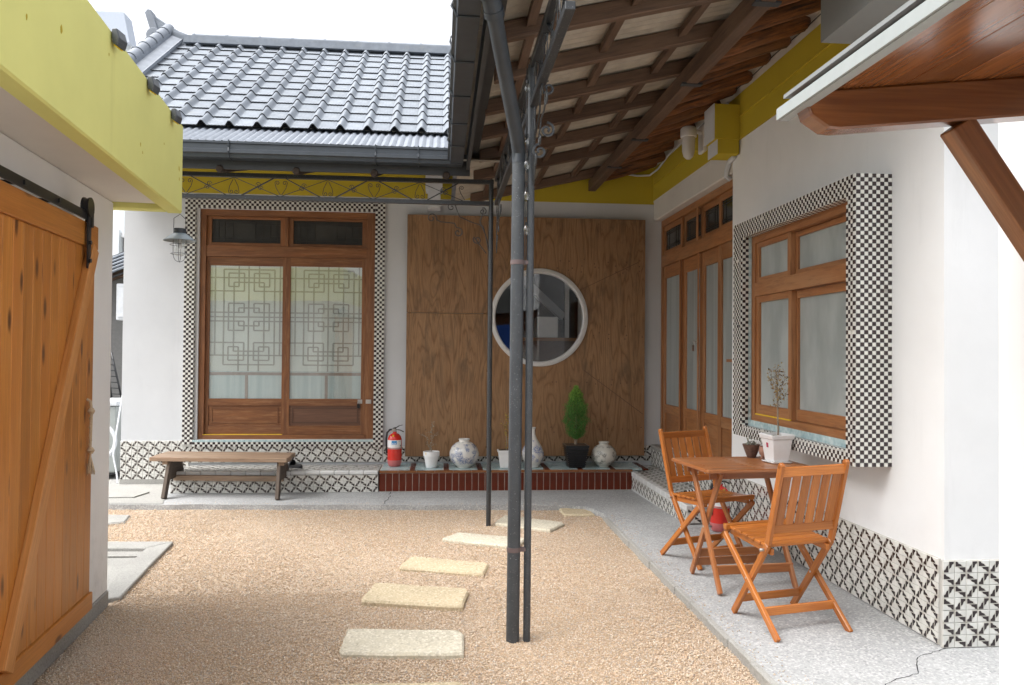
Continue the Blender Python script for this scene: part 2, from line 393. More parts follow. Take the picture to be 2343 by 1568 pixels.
M_['paper'] = frosted('paper_screen', (.585, .635, .625), (.66, .71, .70), (1, 1, 1), .7)
M_['paper_low'] = frosted('pale_curtain', (.44, .54, .57), (.54, .63, .65), (12, 1, .3), .6)
M_['lattice'] = flat('grey_lattice', (.38, .39, .37), .6)
M_['dark_glass'] = flat('dark_transom_glass', (.045, .047, .046), .12, spec=.6, var=.3, sc_=5)
M_['dark_lattice'] = flat('dark_lattice', (.022, .02, .018), .6)
M_['gallery_white'] = flat('far_white_wall', (.70, .74, .76), .8, var=.04)
def ceramic(name, ink, sc_, z0, z1, base=(.70, .69, .66)):
    t = NT(name, .14, .6); v = t.coord('Object'); zz = t.n('ShaderNodeSeparateXYZ'); t.l(v, zz.inputs[0])
    lo = t.math('GREATER_THAN', zz.outputs[2], z0); hi = t.math('LESS_THAN', zz.outputs[2], z1)
    a = t.noise(v, sc_*.45, 2, .5); b = t.noise(v, sc_*2.6, 5, .75, 1.5)
    m = t.math('MULTIPLY', t.ramp(a, [(.46, 0), (.54, 1)]), t.ramp(b, [(.45, 0), (.53, 1)]))
    m = t.math('MULTIPLY', m, t.math('MULTIPLY', lo, hi)); m = t.math('MULTIPLY', m, .85)
    t.col(t.mix(m, base, ink)); return t.m
M_['jar_blue'] = ceramic('blue_and_white_glaze', (.03, .10, .30), 24, .05, .26)
M_['jar_vase'] = ceramic('blue_vase_glaze', (.08, .15, .40), 22, .06, .30)
M_['jar_grey'] = ceramic('black_ink_glaze', (.06, .07, .06), 34, .04, .23, (.60, .59, .54))
def leafmat(name, c1, c2, c3):
    t = NT(name, .6, .3); a = t.n('ShaderNodeAttribute', attribute_name='grain'); t.col(t.ramp(a.outputs['Fac'], [(0, c1), (.5, c2), (1, c3)])); return t.m
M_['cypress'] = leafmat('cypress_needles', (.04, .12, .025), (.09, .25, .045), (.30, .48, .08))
M_['dryleaf'] = leafmat('dry_leaves', (.05, .035, .03), (.30, .18, .07), (.42, .32, .10))
M_['greyleaf'] = leafmat('grey_green_leaves', (.16, .17, .15), (.26, .28, .24), (.38, .36, .28))
M_['yellowleaf'] = leafmat('yellowing_leaves', (.20, .13, .04), (.42, .33, .05), (.50, .25, .08))

# ================================================================== GROUND
def slab_z(x, y):
    a = min(max((x-1.5)/.95, 0), 1); b = min(max((8.3-y)/1.6, 0), 1); return .045*a*b
g = MB(); g.box(-40, 40, -12, 60, -.40, -.062); tag(part('ground', g, M_['cement']), kind='structure')
g = MB(); N = 24
for i in range(N):
    for j in range(N):
        x0, x1 = -3.9+5.6*i/N, -3.9+5.6*(i+1)/N; y0, y1 = -2+9.75*j/N, -2+9.75*(j+1)/N
        g.face([(x0, y0, -.05), (x1, y0, -.05), (x1, y1, -.05), (x0, y1, -.05)])
tag(part('gravel_bed', g, M_['gravel_bed']), kind='structure')
# gravel grains: octahedra, colour per grain
def grains():
    out = []
    def fill(n, x0, x1, y0, y1, r0, r1):
        x = rng.uniform(x0, x1, n); y = rng.uniform(y0, y1, n); r = rng.uniform(r0, r1, n); return x, y, r
    segs = [fill(105000, -2.1, 1.52, 3.2, 5.0, .0030, .0062), fill(52000, -3.2, 1.52, 5.0, 7.75, .0040, .0070), fill(2500, -3.2, 1.5, 1.5, 3.2, .006, .009)]
    x = np.concatenate([s[0] for s in segs]); y = np.concatenate([s[1] for s in segs]); r = np.concatenate([s[2] for s in segs])
    # keep away from the pavement, the drain frame and the left wall
    back = 7.68-.06*(x+2.5)
    k = (x < 1.485) & (y < back) & ~((x < -2.05+.12*(6.3-y)/1.4) & (y > 4.85) & (y < 6.31)) & (x > -1.80-.1095*(y-3.6))
    k |= (x < -2.1) & (y > 6.33) & (y < back)
    x, y, r = x[k], y[k], r[k]; zb_ = np.full(len(x), -.046)
    m = 420; xs_ = 1.505+np.abs(rng.normal(0, .07, m)); ys_ = rng.uniform(3.2, 7.0, m); x = np.concatenate([x, xs_]); y = np.concatenate([y, ys_]); r = np.concatenate([r, rng.uniform(.003, .005, m)]); zb_ = np.concatenate([zb_, [slab_z(a, b)+.0025 for a, b in zip(xs_, ys_)]])
    m = 260; xs_ = rng.uniform(-2.6, 1.2, m); ys_ = 7.70-.055*(xs_+2.5)+np.abs(rng.normal(0, .06, m)); x = np.concatenate([x, xs_]); y = np.concatenate([y, ys_]); r = np.concatenate([r, rng.uniform(.003, .005, m)]); zb_ = np.concatenate([zb_, np.full(m, .003)])
    n = len(x)
    base = np.array([[1, 0, 0], [0, 1, 0], [-1, 0, 0], [0, -1, 0], [0, 0, 1], [0, 0, -1]], float)
    ang = rng.uniform(0, 6.28, n); sx = r*rng.uniform(.8, 1.35, n); sy = r*rng.uniform(.7, 1.1, n); szz = r*rng.uniform(.5, .85, n)
    jit = rng.uniform(.8, 1.2, (n, 6, 3)); V = base[None]*jit
    V = V*np.stack([sx, sy, szz], 1)[:, None, :]
    tl = rng.uniform(-.5, .5, n)
    V[:, :, 2] += V[:, :, 0]*tl[:, None]*.6
    c, s = np.cos(ang)[:, None], np.sin(ang)[:, None]
    X = V[:, :, 0]*c-V[:, :, 1]*s+x[:, None]; Y = V[:, :, 0]*s+V[:, :, 1]*c+y[:, None]
    lump = .004*np.sin(x*3.1)*np.cos(y*2.3)
    Z = V[:, :, 2]+zb_[:, None]+(lump*(zb_ < -.04))[:, None]+rng.uniform(-.002, .004, n)[:, None]
    co = np.stack([X, Y, Z], 2).reshape(-1, 3)
    F = np.array([[0, 1, 4], [1, 2, 4], [2, 3, 4], [3, 0, 4], [1, 0, 5], [2, 1, 5], [3, 2, 5], [0, 3, 5]])
    faces = (F[None]+6*np.arange(n)[:, None, None]).reshape(-1, 3)
    me = bpy.data.meshes.new('gravel'); me.vertices.add(len(co)); me.vertices.foreach_set('co', co.ravel())
    me.loops.add(faces.size); me.loops.foreach_set('vertex_index', faces.ravel().astype(np.int32))
    me.polygons.add(len(faces)); me.polygons.foreach_set('loop_start', np.arange(0, faces.size, 3, dtype=np.int32)); me.polygons.foreach_set('loop_total', np.full(len(faces), 3, dtype=np.int32))
    pal = np.array([[.57, .44, .30], [.62, .49, .35], [.66, .54, .41], [.52, .385, .255], [.70, .62, .51], [.50, .45, .39], [.61, .44, .29], [.74, .68, .58]])
    pc = np.array([1.0, .985, 1.0])*pal[rng.choice(8, n, p=[.2, .23, .17, .12, .11, .06, .07, .04])]*rng.uniform(.82, 1.12, (n, 1))
    at = me.color_attributes.new('grain', 'FLOAT_COLOR', 'POINT')
    at.data.foreach_set('color', np.repeat(np.concatenate([pc, np.ones((n, 1))], 1), 6, 0).astype(np.float32).ravel())
    me.update(); me.validate(); return me
tag(part('gravel', grains(), M_['grains']), label='fine tan and pinkish gravel covering the courtyard', cat='gravel', kind='stuff')

# concrete pavement, an L with a rounded inner corner and a sloped right arm
pv = MB(); ys = np.linspace(-2, 8.9, 60)
def pedge(y):
    wob = .008*math.sin(y*7.3)+.006*math.sin(y*17.1)
    if y < 7.0: return 1.49+wob
    if y > 7.47: return 1.30
    return 1.49+wob-.12*min(1, (y-7.0)/.45)**2
for i in range(len(ys)-1):
    ya, yb = ys[i], ys[i+1]
    xs0 = [pedge(ya)+(2.9-pedge(ya))*k/10 for k in range(11)]; xs1 = [pedge(yb)+(2.9-pedge(yb))*k/10 for k in range(11)]
    for k in range(10):
        P = [(xs0[k], ya), (xs0[k+1], ya), (xs1[k+1], yb), (xs1[k], yb)]
        pv.face([(a, b, slab_z(a, b)) for a, b in P])
    if yb < 7.5: pv.face([(xs0[0], ya, -.07), (xs0[0], ya, slab_z(xs0[0], ya)), (xs1[0], yb, slab_z(xs1[0], yb)), (xs1[0], yb, -.07)])
# back arm
def bedge(x): return 7.69-.055*(x+2.5)+.012*math.sin(x*5.1)+.008*math.sin(x*13)-(.0 if x < 1.0 else .0)
pv.face([(1.25, 7.46, -.0015), (1.46, 7.40, -.0015), (1.46, 7.8, -.0015), (1.25, 7.8, -.0015)]); pv.face([(1.25, 7.46, -.07), (1.46, 7.40, -.07), (1.46, 7.40, -.0015), (1.25, 7.46, -.0015)])
xs = np.linspace(-4.2, 1.30, 60)
for i in range(len(xs)-1):
    xa, xb = xs[i], xs[i+1]; ya, yb = bedge(xa), bedge(xb)
    pv.face([(xa, ya, 0), (xb, yb, 0), (xb, 8.9, 0), (xa, 8.9, 0)]); pv.face([(xa, ya, -.07), (xb, yb, -.07), (xb, yb, 0), (xa, ya, 0)])
tag(part('pavement', pv, M_['concrete']), kind='structure')
# kerb blocks along the pavement edge
kb = MB(); y = 3.0; kr = part('pavement_kerb', MB().box(1.478, 1.483, -2, 7.0, -.07, -.012), M_['cement']); tag(kr, kind='structure')
k = 0
for y in np.arange(-.6, 6.9, .30):
    b = MB(); x = 1.472+.004*math.sin(y*9)
    b.box(x, 1.505, y+.003, y+.297, -.065, .004+random.uniform(-.001, .001)); part('kerb_stone', b, M_['cement'], kr, bev=.004); k += 1
# smooth cement patch left of the bench, lying on the pavement
b = MB(); b.prism([(-4.2, 7.78, .001), (-2.62, 7.71, .001), (-2.75, 8.2, .001), (-2.95, 8.86, .001), (-4.2, 8.86, .001)], (0, 0, .005)); tag(part('cement_patch', b, M_['cement']), kind='structure')
b = MB(); b.prism([(-3.9, 8.0, .0062), (-3.0, 8.02, .0062), (-2.95, 8.30, .0062), (-3.6, 8.36, .0062), (-3.9, 8.3, .0062)], (0, 0, .012)); tag(part('cement_patch', b, M_['cement']), kind='structure')
# cracks, thin dark grooves
def crack(pts, wd, jit):
    b = MB(); P = []
    for i in range(len(pts)-1):
        a, c = Vector(pts[i]), Vector(pts[i+1]); n = 7
        for k in range(n): P.append(a.lerp(c, k/n)+Vector((random.uniform(-jit, jit), random.uniform(-jit, jit))))
    P.append(Vector(pts[-1]))
    for i in range(len(P)-1):
        d = (P[i+1]-P[i]).normalized(); nn = Vector((-d.y, d.x))*wd*random.uniform(.4, 1)
        q = [P[i]-nn, P[i+1]-nn, P[i+1]+nn, P[i]+nn]; b.face([(a.x, a.y, slab_z(a.x, a.y)+.0015) for a in q][::1])
    return b
cr = part('pavement_crack', crack([(2.45, 3.60), (2.25, 3.52), (2.15, 3.35), (1.95, 3.28), (1.85, 3.08), (1.70, 3.0)], .003, .008), M_['dark']); tag(cr, kind='structure')
tag(part('pavement_crack', crack([(-.52, 8.27), (-.50, 8.0), (-.54, 7.60)], .005, .01), M_['dark']), kind='structure')
tag(part('pavement_crack', crack([(-.50, 7.95), (.2, 7.93), (.9, 7.98)], .0022, .01), M_['dark']), kind='structure')

# stepping stones
def stone(pts, z0, z1, mat, label, grp='stepping stones laid across the gravel'):
    c = Vector((sum(p[0] for p in pts)/len(pts), sum(p[1] for p in pts)/len(pts), 0)); P = []
    n = len(pts)
    for i in range(n):
        a, b_ = Vector(pts[i]), Vector(pts[(i+1) % n])
        for k in range(6):
            q = a.lerp(b_, k/6+.04); P.append(q+Vector((random.uniform(-.004, .004), random.uniform(-.004, .004))))
    ar = sum(P[i].x*P[(i+1) % len(P)].y-P[(i+1) % len(P)].x*P[i].y for i in range(len(P)))
    if ar < 0: P.reverse()
    b = MB(); cen = c.xy; m = len(P)
    low = [(p.x, p.y, z0) for p in P]; mid = [(p.x, p.y, z1-.012) for p in P]; top = [((p-(p-cen).normalized()*.012).x, (p-(p-cen).normalized()*.012).y, z1+random.uniform(-.002, .001)) for p in P]
    for i in range(m):
        j = (i+1) % m; b.face([low[i], low[j], mid[j], mid[i]]); b.face([mid[i], mid[j], top[j], top[i]], None, True)
    b.face(top)
    o = bpy.data.objects.new('stepping_stone', b.mesh('stepping_stone', (c.x, c.y, 0))); COL.objects.link(o); o.location = (c.x, c.y, 0); o.data.materials.append(mat)
    tag(o, label, 'stepping stone', grp)
stone([(-.50, 3.22), (.124, 3.20), (.128, 3.535), (-.49, 3.55)], -.07, -.018, M_['stone'], 'nearest stepping stone, only its far edge showing at the bottom of the view')
stone([(-.49, 3.907), (.129, 3.847), (.136, 4.186), (-.482, 4.255)], -.07, -.016, M_['stone_pale'], 'pale speckled stepping stone closest to the foot of the black drainpipe on its left')
stone([(-.469, 4.713), (.14, 4.56), (.196, 4.903), (-.408, 5.081)], -.07, -.013, M_['stone'], 'thick yellowish stepping stone with a dark crumbly front edge')
stone([(-.287, 5.467), (.297, 5.258), (.359, 5.542), (-.202, 5.756)], -.07, -.024, M_['stone'], 'sunken olive tan stepping stone, its left end half covered by gravel')
stone([(.01, 6.272), (.588, 5.983), (.70, 6.25), (.154, 6.494)], -.07, -.020, M_['stone_pale'], 'cream stepping stone just behind the black drainpipe')
stone([(.47, 6.85), (.929, 6.533), (1.108, 6.815), (.602, 7.179)], -.07, -.022, M_['stone_pale'], 'cream stepping stone beside the foot of the thin black post')
stone([(1.152, 7.19), (1.44, 7.155), (1.44, 7.62), (1.149, 7.68)], -.07, -.028, M_['stone'], 'square tan slab in the far corner of the gravel by the pavement')
stone([(-3.2, 7.44), (-2.791, 7.39), (-2.721, 7.10), (-2.839, 7.023), (-3.2, 7.0)], -.07, -.03, M_['cement'], 'grey slab in the gravel near the end of the white barn wall', 'grey slabs beside the left wall')
# drain frame
dr = thing('drain_surround', 'worn concrete frame around a sunken cement drain cover beside the white wall', 'drain', (-2.3, 5.7, -.05))
for pts in ([(-2.62, 6.33), (-2.053, 6.301), (-2.19, 6.10), (-2.66, 6.13)], [(-2.053, 6.301), (-1.985, 5.62), (-1.90, 4.90), (-2.0, 4.86), (-2.12, 5.4), (-2.19, 6.10)]):
    b = MB(); b.prism([(x, y, -.07) for x, y in pts], (0, 0, .048)); part('frame_stone', b, M_['cement'], dr, bev=.006)
b = MB(); b.prism([(-2.9, 6.20, -.07), (-2.15, 6.18, -.07), (-2.0, 5.3, -.07), (-1.95, 4.8, -.07), (-2.9, 4.8, -.07)], (0, 0, .022)); part('drain_cover', b, M_['cement'], dr)
b = MB(); b.box(-2.7, -2.18, 5.92, 5.98, -.045, -.036); part('cover_rim', b, M_['cement'], dr)

# ================================================================== HOUSE
YB, XW, XD = 8.87, 2.45, 2.533
H = thing('hanok_house', 'white tile roofed house with mustard yellow bands wrapping the back and right of the courtyard', 'house', (0, YB, 0))
wl = MB()   # back wall with openings (door, round window)
wl.box(-3.46, -2.66, YB, YB+.25, -.1, 3.22); wl.box(-2.66, -.745, YB, YB+.25, -.1, .488); wl.box(-2.66, -.745, YB, YB+.25, 3.035, 3.22)
wl.box(-.745, .48, YB, YB+.25, -.1, 3.22); wl.box(1.74, XD+.2, YB, YB+.25, -.1, 3.22); wl.box(.48, 1.74, YB, YB+.25, -.1, 1.24); wl.box(.48, 1.74, YB, YB+.25, 2.5, 3.22)
wl.box(-3.46, -3.21, YB+.25, 13, -.1, 3.4)
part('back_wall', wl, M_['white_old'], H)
wr = MB()   # right wing: door recess, window wall, end wall
wr.box(XD+.01, XD+.25, 6.40, YB, -.1, .44)
wr.box(XW, XW+.22, 3.61, 4.30, -.1, 3.24); wr.box(XW, XW+.22, 5.55, 6.40, -.1, 3.24); wr.box(XW, XW+.22, 4.30, 5.55, -.1, 1.0); wr.box(XW, XW+.22, 4.30, 5.55, 2.33, 3.24)
wr.box(XW+.22, 5.8, 3.61, 3.85, -.1, 3.9)
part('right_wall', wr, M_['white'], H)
b = MB(); b.box(XW-.002, XD+.25, 6.401, YB-.001, 3.01, 3.238); part('door_lintel', b, M_['cream'], H, bev=.01)
b = MB(); b.box(XW-.006, XW+.02, 6.402, YB-.002, 3.225, 3.243); part('lintel_moulding', b, M_['cream'], H)
# mustard bands
b = MB(); b.box(-3.47, XW, YB-.012, YB+.3, 3.205, 3.72); part('yellow_band', b, M_['ochre'], H)
b = MB(); b.box(XW-.010, XW+.2, 3.60, YB-.012, 3.243, 3.62); part('yellow_band', b, M_['ochre'], H)
b = MB(); b.box(XW-.022, XW-.0101, 3.60, YB-.03, 3.425, 3.432); part('band_ridge', b, M_['ochre'], H)
b = MB(); b.box(XW-.004, XW+.2, 3.60, YB-.02, 3.6205, 4.3); b.box(-3.46, XW, YB-.002, YB+.2, 3.7205, 4.2); part('upper_plaster', b, M_['cream'], H)
# corbel beside the door
b = MB(); b.box(2.225, XW-.0105, 6.22, 6.46, 3.24, 3.53); b.box(2.255, XW-.0105, 6.23, 6.45, 3.12, 3.24); part('corbel', b, M_['ochre'], H, label='yellow stepped corbel', bev=.004)
b = MB(); b.box(2.221, 2.2249, 6.219, 6.461, 3.236, 3.532); b.box(2.250, 2.2549, 6.229, 6.451, 3.118, 3.236); part('corbel_face', b, M_['white_old'], H)
b = MB(); b.box(-.185, .0, 8.60, YB-.013, 3.26, 3.55); b.box(-.16, -.02, 8.61, YB-.013, 3.06, 3.26); part('beam_end', b, M_['white_old'], H)

# ---- patterned tiles -------------------------------------------------
TS = .060
def tile_mesh(flip, s=TS, name='tile', d=.007):
    b = MB(); e, c = s/2-.0013, s/2-.0028
    uv = [(0, 0), (1, 0), (1, 1), (0, 1)]
    if flip: uv = [(0, 1), (0, 0), (1, 0), (1, 1)]
    T = [(-c, -c, d), (c, -c, d), (c, c, d), (-c, c, d)]; E_ = [(-e, -e, d-.0016), (e, -e, d-.0016), (e, e, d-.0016), (-e, e, d-.0016)]; B_ = [(-e, -e, 0), (e, -e, 0), (e, e, 0), (-e, e, 0)]
    b.face(T, uv)
    for i in range(4):
        j = (i+1) % 4
        b.face([E_[i], E_[j], T[j], T[i]], [uv[i], uv[j], uv[j], uv[i]]); b.face([B_[i], B_[j], E_[j], E_[i]], [uv[i], uv[j], uv[j], uv[i]])
    me = b.mesh(name); me.materials.append(M_['motif']); return me
TILE = [tile_mesh(0), tile_mesh(1)]
def tile_field(name, parent, org, U, V, nu, nv, label=None, limit=300, near=None, base=True, skip=None):
    """back board + nu x nv patterned tiles; U, V unit directions; normal = U x V"""
    U, V, org = Vector(U), Vector(V), Vector(org); Nn = U.cross(V)
    b = MB(); b.obox(org-Nn*.012, U*nu*TS, V*nv*TS, Nn*.012); bd = part(name, b, M_['grout_white'], parent, label)
    rot = Matrix((U, V, Nn)).transposed().to_euler()
    cells = [(i, j) for i in range(nu) for j in range(nv) if not (skip and skip(i, j))]
    if near: cells.sort(key=near)
    for i, j in cells[:limit]:
        r = (rot.to_matrix() @ Euler((random.gauss(0, .006), random.gauss(0, .006), random.gauss(0, .004))).to_matrix()).to_euler()
        piece('tile', TILE[(i+j) % 2], bd, org+U*(i+.5)*TS+V*(j+.5)*TS, r)
    if len(cells) > limit:
        s = MB(); e = TS/2-.0013
        for i, j in cells[limit:]:
            c = org+U*(i+.5)*TS+V*(j+.5)*TS+Nn*.0065; q = [c-U*e-V*e, c+U*e-V*e, c+U*e+V*e, c-U*e+V*e]; z = [p-Nn*.0065 for p in q]
            uv = [(0, 0), (1, 0), (1, 1), (0, 1)] if (i+j) % 2 == 0 else [(0, 1), (0, 0), (1, 0), (1, 1)]
            s.face(q, uv)
            for k in range(4): s.face([z[k], z[(k+1) % 4], q[(k+1) % 4], q[k]], [uv[k], uv[(k+1) % 4], uv[(k+1) % 4], uv[k]])
        part('tile', s, M_['motif'], bd, kind='stuff')
    return bd
# dado below the white wall at left, over the step, window wall, its end
tile_field('dado', H, (-3.46, YB-.010, .055), (1, 0, 0), (0, 0, 1), 12, 7)
tile_field('dado', H, (-2.74, YB-.010, .235), (1, 0, 0), (0, 0, 1), 35, 3)
tile_field('dado', H, (-.63, YB-.010, .235), (1, 0, 0), (0, 0, 1), 51, 3, skip=lambda i, j: False)
tile_field('dado', H, (XW-.008, 6.395, .047), (0, -1, 0), (0, 0, 1), 46, 7, near=lambda c: -c[0])
tile_field('dado', H, (XW-.018, 3.60, .047), (1, 0, 0), (0, 0, 1), 9, 7)
b = MB(); b.box(-3.46, -2.72, YB-.022, YB, -.02, .055); b.box(XW-.010, 3.0, 3.60, 3.61, -.02, .046); part('skirting', b, M_['cement'], H)
# ---- steps -----------------------------------------------------------
def step(name, label):
    return label
st1 = MB(); st1.box(-2.74, -.64, 8.30, YB-.02, -.03, .205); s1 = part('left_step', st1, M_['cement'], H)
s1f = tile_field('riser', H, (-2.74, 8.288, .0), (1, 0, 0), (0, 0, 1), 35, 3)
b = MB()
for i in range(14):
    b.box(-2.74+i*.15+.001, -2.74+(i+1)*.15-.001, 8.272, 8.335, .183, .2235)
part('nosing', b, M_['trim'], H, bev=.008)
def strip_field(name, parent, org, U, V, nu, nv, su, sv):
    """shallow relief tiles with a long lattice, joined: step tops"""
    U, V, org = Vector(U), Vector(V), Vector(org); Nn = U.cross(V); s = MB()
    for i in range(nu):
        for j in range(nv):
            c = org+U*(i+.5)*su+V*(j+.5)*sv; eu, ev = su/2-.0012, sv/2-.0012
            q = [c-U*eu-V*ev, c+U*eu-V*ev, c+U*eu+V*ev, c-U*eu+V*ev]; z = [p-Nn*.006 for p in q]
            uv = [(0, 0), (1, 0), (1, 1), (0, 1)] if (i+j) % 2 == 0 else [(0, 1), (0, 0), (1, 0), (1, 1)]
            s.face(q, uv)
            for k in range(4): s.face([z[k], z[(k+1) % 4], q[(k+1) % 4], q[k]], [uv[k], uv[(k+1) % 4], uv[(k+1) % 4], uv[k]])
    return part(name, s, M_['motif'], parent, kind='stuff')
strip_field('tread_tile', s1, (-2.74, 8.337, .216), (1, 0, 0), (0, 1, 0), 35, 8, .06, .06)
# right step
st2 = MB(); st2.box(2.085, 2.44, 6.43, YB-.02, -.03, .180); s2 = part('right_step', st2, M_['cement'], H)
tile_field('riser', H, (2.073, YB-.05, .018), (0, -1, 0), (0, 0, 1), 40, 2, near=lambda c: -c[0])
tile_field('riser', H, (2.075, 6.418, .045), (1, 0, 0), (0, 0, 1), 6, 2)
b = MB()
for i in range(16): b.box(2.060, 2.12, 6.41+i*.152+.001, 6.41+(i+1)*.152-.001, .142, .1985)
for i in range(2): b.box(2.122+i*.16, 2.28+i*.16, 6.405, 6.43, .168, .1985)
part('nosing', b, M_['trim'], H, bev=.008)
b = MB()
for i in range(23): b.box(2.062, 2.074, 6.43+i*.1+.002, 6.53+i*.1-.002, -.02, .018)
part('riser_foot', b, M_['trim'], H)
strip_field('tread_tile', s2, (2.44, 6.435, .192), (0, 1, 0), (-1, 0, 0), 40, 5, .06, .062)
# upper riser and sill of the folding door
tile_field('riser', H, (2.432, YB-.02, .20), (0, -1, 0), (0, 0, 1), 40, 3)
b = MB(); b.box(2.425, XD+.10, 6.41, YB-.012, .385, .425); part('door_sill', b, M_['cement'], H, bev=.008)
b = MB(); b.box(2.445, XD+.02, 6.41, YB-.012, .0, .384); part('sill_base', b, M_['cement'], H)

# brown tiled ledge
ld = MB(); ld.box(-.63, 2.062, 8.30, YB-.022, -.03, .212); ledge = part('tiled_ledge', ld, M_['grout'], H, label='low ledge faced with glossy dark brown tiles')
bt = MB(); bt.box(-.0318, .0318, -.004, .004, -.0925, .0925)
def bevel_mesh(mb, wd, name, mat):
    import bmesh
    me = mb.mesh(name); bm = bmesh.new(); bm.from_mesh(me); bmesh.ops.remove_doubles(bm, verts=bm.verts, dist=1e-6)
    bmesh.ops.bevel(bm, geom=bm.edges[:], offset=wd, segments=1, affect='EDGES'); bm.to_mesh(me); bm.free(); me.materials.append(mat); return me
btm = bevel_mesh(bt, .003, 'ledge_tile', M_['tile_brown'])
x = -.598; k = 0
while x < 2.05:
    piece('ledge_tile', btm, ledge, (x, 8.298, .098), (random.gauss(0, .006), random.gauss(0, .004), random.gauss(0, .008))); x += .0695
b = MB()
for i in range(14):
    b.box(-.63+i*.193+.001, -.63+(i+1)*.193-.001, 8.286, 8.33, .196, .219)
part('ledge_trim', b, flat('orange_brown_trim', (.24, .09, .03), .25, spec=.6, var=.3, sc_=7), ledge, bev=.003)
# ledge top: blue mosaic patches alternating with brown tiles
x = -.62; tm = MB(); tb = MB()
while x < 2.03:
    wpx = .30
    yy = 8.335
    while yy < 8.86:
        xx = x
        while xx < x+wpx-.02:
            q = random.choice([.022, .044, .044]); q = min(q, x+wpx-xx)
            tm.box(xx+.001, xx+q-.001, yy+.001, yy+.0215, .205, .2205+random.uniform(0, .001)); xx += q
        yy += .0225
    for kk in range(8): tb.box(x+wpx+.004, x+wpx+.056, 8.335+kk*.064, 8.395+kk*.064, .205, .2215)
    x += wpx+.06
part('ledge_mosaic', tm, M_['blue_mosaic'], ledge, kind='stuff'); part('ledge_top_tile', tb, M_['tile_brown'], ledge, kind='stuff')

# ---- checker mosaic --------------------------------------------------
def chips(cells, U, V, Nn, su, sv, d=.006, g_=.0012, par=0):
    """cells: (centre, parity) -> MB pair white/black"""
    W, K = MB(), MB()
    for c, p in cells:
        mb = W if p % 2 == 0 else K; eu, ev = su/2-g_, sv/2-g_
        q = [c-U*eu-V*ev+Nn*d, c+U*eu-V*ev+Nn*d, c+U*eu+V*ev+Nn*d, c-U*eu+V*ev+Nn*d]; z = [a-Nn*d for a in q]
        mb.face(q)
        for k in range(4): mb.face([z[k], z[(k+1) % 4], q[(k+1) % 4], q[k]])
    return W, K
def chip_face(parent, org, U, V, lu, lv, su=.0235, sv=.0225, keep=None, par=0, indiv=0):
    U, V, org = Vector(U), Vector(V), Vector(org); Nn = U.cross(V); nu, nv = max(1, round(lu/su)), max(1, round(lv/sv)); su, sv = lu/nu, lv/nv
    cells = []
    for i in range(nu):
        for j in range(nv):
            a, b_ = (i+.5)*su, (j+.5)*sv
            if keep and not keep(a, b_): continue
            if random.random() < .004: continue
            cells.append((org+U*a+V*b_, i+j+par))
    if indiv:
        ind, cells = cells[:indiv], cells[indiv:]
        ms = []
        for mt in ('chip_white', 'chip_black'):
            z = Vector((0, 0, 0)); W, K = chips([(z, 0)], U, V, Nn, su, sv); me = W.mesh('mosaic_chip'); me.materials.append(M_[mt]); ms.append(me)
        for c, p in ind:
            piece('mosaic_chip', ms[p % 2], parent, c)
    W, K = chips(cells, U, V, Nn, su, sv)
    for mb, mt in ((W, 'chip_white'), (K, 'chip_black')):
        if mb.v: part('mosaic_chip', mb, M_[mt], parent, kind='stuff')
# window box on the right wall
BX, BY0, BY1, BZ0, BZ1 = 2.246, 4.058, 5.83, .855, 2.455
IY0, IY1, IZ0, IZ1 = 4.145, 5.665, .930, 2.345
wb = MB(); wb.box(BX, XW, BY0, IY0, BZ0, BZ1); wb.box(BX, XW, IY1, BY1, BZ0, BZ1); wb.box(BX, XW, IY0, IY1, BZ0, IZ0); wb.box(BX, XW, IY0, IY1, IZ1, BZ1)
box = part('window_surround', wb, M_['grout_white'], H, label='projecting window box clad in black and white checker mosaic')
chip_face(box, (BX, BY0, BZ0), (1, 0, 0), (0, 0, 1), XW-BX, BZ1-BZ0, indiv=300, par=1)        # side facing the viewer
chip_face(box, (BX, BY1, BZ0), (0, -1, 0), (0, 0, 1), BY1-BY0, BZ1-BZ0, keep=lambda a, b_: not (BY1-IY1 < a < BY1-IY0 and IZ0-BZ0 < b_ < IZ1-BZ0))
chip_face(box, (BX, IY1, IZ0), (1, 0, 0), (0, 0, 1), .046, IZ1-IZ0)                              # far jamb
chip_face(box, (BX, IY0, IZ1), (0, 1, 0), (1, 0, 0), IY1-IY0, .066)                              # head (looks down)
chip_face(box, (BX, IY1, IZ0), (0, -1, 0), (1, 0, 0), IY1-IY0, .05)                              # sill
b = MB()
for i in range(int((IZ1-IZ0)/.03)): b.box(BX+.047, BX+.066, IY1-.006, IY1, IZ0+i*.03+.001, IZ0+(i+1)*.03-.001)
for i in range(int((IY1-IY0)/.022)): b.box(BX+.066, BX+.073, IY0+i*.022+.001, IY0+(i+1)*.022-.001, IZ0+.002, IZ0+.046)
part('blue_mosaic', b, M_['blue_mosaic'], box, kind='stuff')
